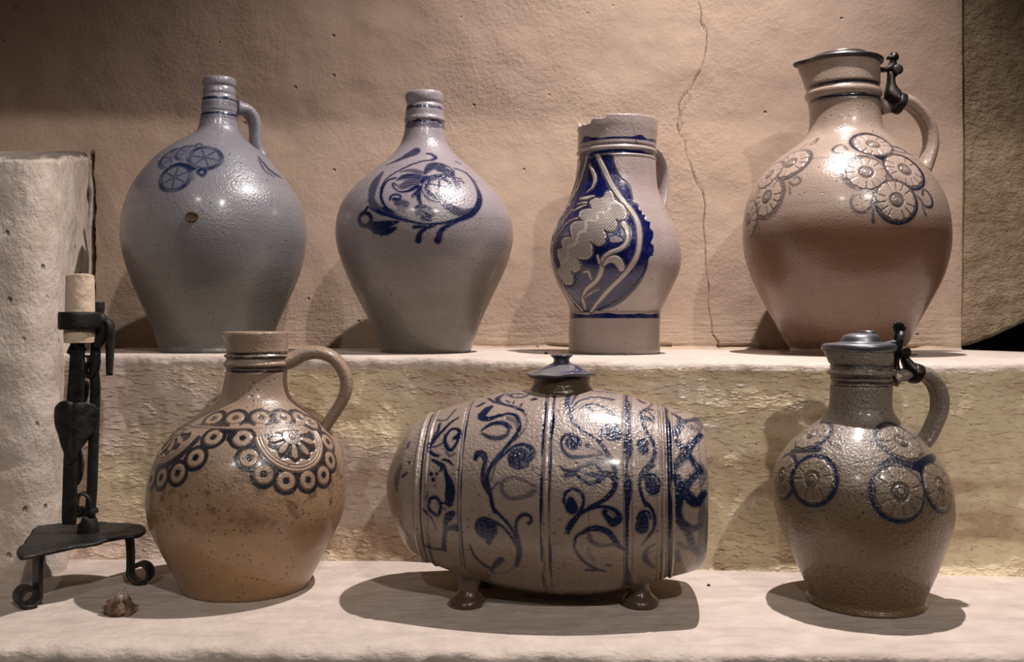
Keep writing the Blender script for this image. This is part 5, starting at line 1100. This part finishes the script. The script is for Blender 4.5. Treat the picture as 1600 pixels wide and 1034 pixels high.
# block, rod, small scrolls
sweep('rod', np.vstack([ip([(322, 955)], F3), ip([(345, 700), (352, 500), (362, 200), (368, 20)], F3), ip([(290, 560), (300, 440), (305, 300), (306, 225)], F2)]), [0.0150, 0.0125, 0.0125, 0.0120, 0.0115, 0.0110, 0.0110, 0.0110, 0.0105], 0.0115, (0, 1, 0), M_IRON, cs, per=5, nc=16, pw=0.55)
sweep('rod_foot', ip([(322, 965), (322, 940), (320, 900), (312, 872), (300, 866)], F3), 0.022, [0.024, 0.024, 0.021, 0.017, 0.010], (0, 1, 0), M_IRON, cs, per=5, nc=18, pw=0.5)
sweep('collar', ip([(333, 805), (336, 835)], F3), 0.018, 0.018, (0, 1, 0), M_IRON, cs, per=6, nc=18, pw=0.7)
sweep('scroll', ip([(345, 850), (346, 790), (335, 735), (300, 706), (268, 712), (248, 742), (242, 790), (250, 838), (274, 848), (286, 825), (276, 800), (262, 800)], F3, YB-0.003), 0.013, 0.0042, (0, 1, 0), M_IRON, cs, per=5, nc=14, pw=0.5)
sweep('rod_cap', ip([(306, 205), (307, 235), (308, 265)], F2), 0.014, [0.016, 0.0165, 0.014], (0, 1, 0), M_IRON, cs, per=4, nc=16, pw=0.5)
# flat bar, lower and wavy upper part
Yf = YB-0.013
sweep('flat_bar', np.vstack([ip([(200, 905), (200, 860), (203, 700), (206, 560), (215, 400), (230, 240), (238, 120)], F3, Yf), ip([(200, 600), (203, 500), (205, 400)], F2, Yf)])[[0, 1, 2, 3, 4, 5, 6, 7, 8, 9]],
      [0.0160, 0.0185, 0.0180, 0.0175, 0.0185, 0.0200, 0.0215, 0.0205, 0.0185, 0.0170], 0.006, (1, 0, 0), M_IRON, cs, per=5, nc=18, pw=0.45)
def leaf_plate(name, outline, v, Y, thick, bend):
    q = catmull(outline, 5, True); c = q.mean(0); G = []
    for f, dy in ((0.01, thick), (0.5, thick), (0.92, thick), (1.0, thick*0.5), (1.0, 0.0), (0.92, -0.0012), (0.6, -0.0006), (0.3, 0), (0.01, 0)):
        r = c+(q-c)*f
        P3 = np.array([at(v[0]+x/v[2], v[1]+y/v[2], Y) for x, y in r])
        P3[:, 1] += dy+bend*((r[:, 0]-c[0])/90)**2+0.0008*np.sin((r[:, 0]-c[0])/9.0)*(dy <= 0)
        G.append(P3)
    return grid_obj(name, np.array(G), True, M_IRON, cs)
leaf_plate('heart_leaf', [(232, 122), (300, 118), (345, 150), (356, 200), (340, 290), (300, 370), (262, 430), (240, 490), (205, 520), (175, 500), (155, 440), (120, 360), (80, 280), (60, 215), (72, 165), (110, 125), (165, 108), (200, 112)], F3, Yf-0.006, 0.003, 0.006)
leaf_plate('small_leaf', [(262, 415), (280, 440), (291, 510), (285, 590), (265, 640), (240, 662), (218, 640), (215, 560), (225, 480)], F3, Yf+0.004, 0.003, 0.0)
leaf_plate('back_leaf', [(240, 620), (262, 630), (260, 680), (250, 720), (225, 735), (200, 720), (205, 660)], F2, Yf+0.008, 0.003, 0.0)
for k, (x0, x1) in enumerate(((168, 148), (248, 268))):
    pass
# candle clip: band round the candle, twisted neck and thumb hook
cxp = 125.5; CYc = 1.222
cX = (cxp-CX)/FOC*CYc
aa = np.linspace(0, 2*np.pi, 40)
zc = CAMH+(CY-501)/FOC*CYc
bandp = np.array([(cX+0.0255*math.sin(a), CYc-0.0235*math.cos(a), zc) for a in aa])
sweep('candle_band', bandp, 0.0225, 0.0022, (0, 0, 1), M_IRON, cs, nc=10, cap=False, pw=0.5)
sweep('band_arm', ip([(300, 440), (312, 400), (318, 350), (325, 300), (320, 270)], F2, YB-0.004), 0.014, [0.012, 0.020, 0.022, 0.018, 0.010], (0, 1, 0), M_IRON, cs, per=5, nc=16)
sweep('thumb_hook', ip([(315, 330), (345, 308), (368, 318), (376, 360), (374, 430), (372, 500), (370, 588)], F2, YB-0.004), [0.010, 0.013, 0.015, 0.015, 0.014, 0.013, 0.010], [0.006, 0.008, 0.0095, 0.0100, 0.0090, 0.0085, 0.0070], (0, 1, 0), M_IRON, cs, per=5, nc=14)
sweep('small_scroll', ip([(308, 470), (300, 540), (282, 585), (258, 592), (245, 565), (252, 535), (268, 515), (262, 492), (246, 488)], F2, YB-0.004), 0.012, [0.006, 0.010, 0.008, 0.005, 0.005, 0.005, 0.005, 0.004, 0.003], (0, 1, 0), M_IRON, cs, per=5, nc=14)
sweep('support', np.array([(cX, CYc, CAMH+(CY-538)/FOC*CYc), (cX-0.004, CYc-0.001, CAMH+(CY-545)/FOC*CYc), (cX-0.009, Yf, CAMH+(CY-556)/FOC*CYc)]), [0.020, 0.020, 0.018], [0.020, 0.012, 0.006], (1, 0, 0), M_IRON, cs, per=4, nc=14)

t = NT('old_wax'); n1 = t.noise(90, 4, 0.6); n2 = t.noise(240, 3, 0.6)
cw = t.mix(t.ramp(n1, 0.35, 0.7), srgb(224, 204, 180), srgb(204, 180, 152)); cw = t.mix(t.ramp(n2, 0.66, 0.72), cw, srgb(70, 48, 34))
pz = t.xyz()[2]
M_WAX = t.out(Base_Color=cw, Roughness=0.45, Subsurface_Weight=0.25, Subsurface_Radius=(0.01, 0.005, 0.003), Normal=t.bump(n1, 0.002))
zz = lambda py: CAMH+(CY-py)/FOC*CYc
cd = thing('candle', (cX, CYc, zz(536)), 'stubby half-burnt cream candle clasped in the band of the iron candlestick', 'candle')
def wax_warp(P, a):
    P = P.copy(); q = fbm(P[..., 0]*90, P[..., 1]*90, P[..., 2]*60, 3, 95)
    d = P[..., :2]-np.array([cX, CYc]); P[..., :2] = np.array([cX, CYc])+d*(1+0.05*q)[..., None]
    P[..., 2] += np.where(P[..., 2] > zz(434), 0.0012*q+0.0012*np.sin(a*2+0.5), 0); return P
lathe('wax', [(0.001, zz(535.5)), (0.0172, zz(535.5)), (0.0188, zz(532)), (0.0195, zz(520)), (0.0190, zz(514)), (0.0178, zz(500)), (0.0176, zz(488)), (0.0174, zz(470)), (0.0172, zz(450)), (0.0170, zz(436)), (0.0172, zz(431)), (0.0160, zz(429.5)), (0.012, zz(431)), (0.004, zz(433)), (0.001, zz(433))], cX, CYc, M_WAX, cd, n=48, per=5, warp=wax_warp)
t = NT('charred_wick'); M_WICK = t.out(Base_Color=srgb(24, 18, 15), Roughness=0.95)
sweep('wick', np.array([(cX, CYc, zz(436)), (cX+0.0006, CYc, zz(430)), (cX+0.0003, CYc-0.0005, zz(426)), (cX+0.0008, CYc-0.001, zz(424.5))]), 0.0022, [0.0022, 0.0026, 0.003, 0.0015], (0, 1, 0), M_WICK, cd, per=3, nc=8)

# ------------------------------------------------------------------ small bits on the ledges
def rock(name, px, py, rx, ry, rz, mat, label, cat, seed, z0=0.0, peak=0.0, group=None, n=22, Yfix=None):
    Y = Yfix or (CAMH-z0)*FOC/(py-CY); X = (px-CX)/FOC*Y
    th = np.linspace(0.02, np.pi-0.02, n); ph = np.linspace(0, 2*np.pi, n*2, endpoint=False)
    T, Ph = np.meshgrid(th, ph, indexing='ij')
    d = np.stack([np.sin(T)*np.cos(Ph), np.sin(T)*np.sin(Ph), np.cos(T)], -1)
    r = 1+0.30*fbm(d[..., 0]*1.6+seed, d[..., 1]*1.6, d[..., 2]*1.6, 3, seed)+0.12*noise3(d[..., 0]*5, d[..., 1]*5, d[..., 2]*5, seed+3)
    v = d*r[..., None]; v = np.round(v*3.5)/3.5*0.6+v*0.4
    v[..., 2] = v[..., 2]*(1+peak*np.clip(v[..., 2], 0, 1)*np.exp(-((v[..., 0]-0.25)/0.35)**2))
    V = np.stack([X+v[..., 0]*rx, Y+v[..., 1]*ry, z0+np.maximum(v[..., 2]*rz+rz*0.45, 0.0)], -1)
    o = grid_obj(name, V[::-1], True, mat, None, (X, Y, z0), cap0=True, cap1=True, smooth=False)
    return tag(o, label, cat, group)
t = NT('broken_stone'); n1 = t.noise(90, 5, 0.7); n2 = t.noise(30, 3, 0.6); zc_ = t.xyz()[2]
cc_ = t.mix(t.ramp(n1, 0.35, 0.65), srgb(66, 48, 36), srgb(128, 104, 84)); cc_ = t.mix(t.ramp(t.math('ADD', zc_, t.math('MULTIPLY', n2, 0.012)), 0.023, 0.029), cc_, srgb(170, 156, 142))
M_STONE = t.out(Base_Color=cc_, Roughness=0.95, Normal=t.bump(n1, 0.004))
rock('stone_chip', 187, 959, 0.0185, 0.012, 0.0120, M_STONE, 'small jagged brown stone chip lying in front of the candlestick', 'stone', 5, peak=0.9)
t = NT('dark_crumb'); M_CRUMB = t.out(Base_Color=srgb(58, 38, 30), Roughness=0.9)
rock('plaster_crumb', 1107, 915, 0.0022, 0.002, 0.0018, M_CRUMB, 'tiny dark crumb alone on the white lower ledge between barrel and olive-brown jug', 'crumb', 8, n=8)
rock('plaster_crumb', 853.5, 553, 0.0028, 0.0022, 0.0026, M_CRUMB, 'tiny brown crumb on the upper ledge above the lid of the barrel', 'crumb', 9, z0=float(ledge_z(0.055)), n=8, Yfix=1.535)
rock('plaster_crumb', 977.5, 553.5, 0.0026, 0.0022, 0.0022, M_CRUMB, 'tiny brown crumb against the foot of the chipped baluster jug', 'crumb', 10, z0=float(ledge_z(0.178)), n=8, Yfix=1.503)
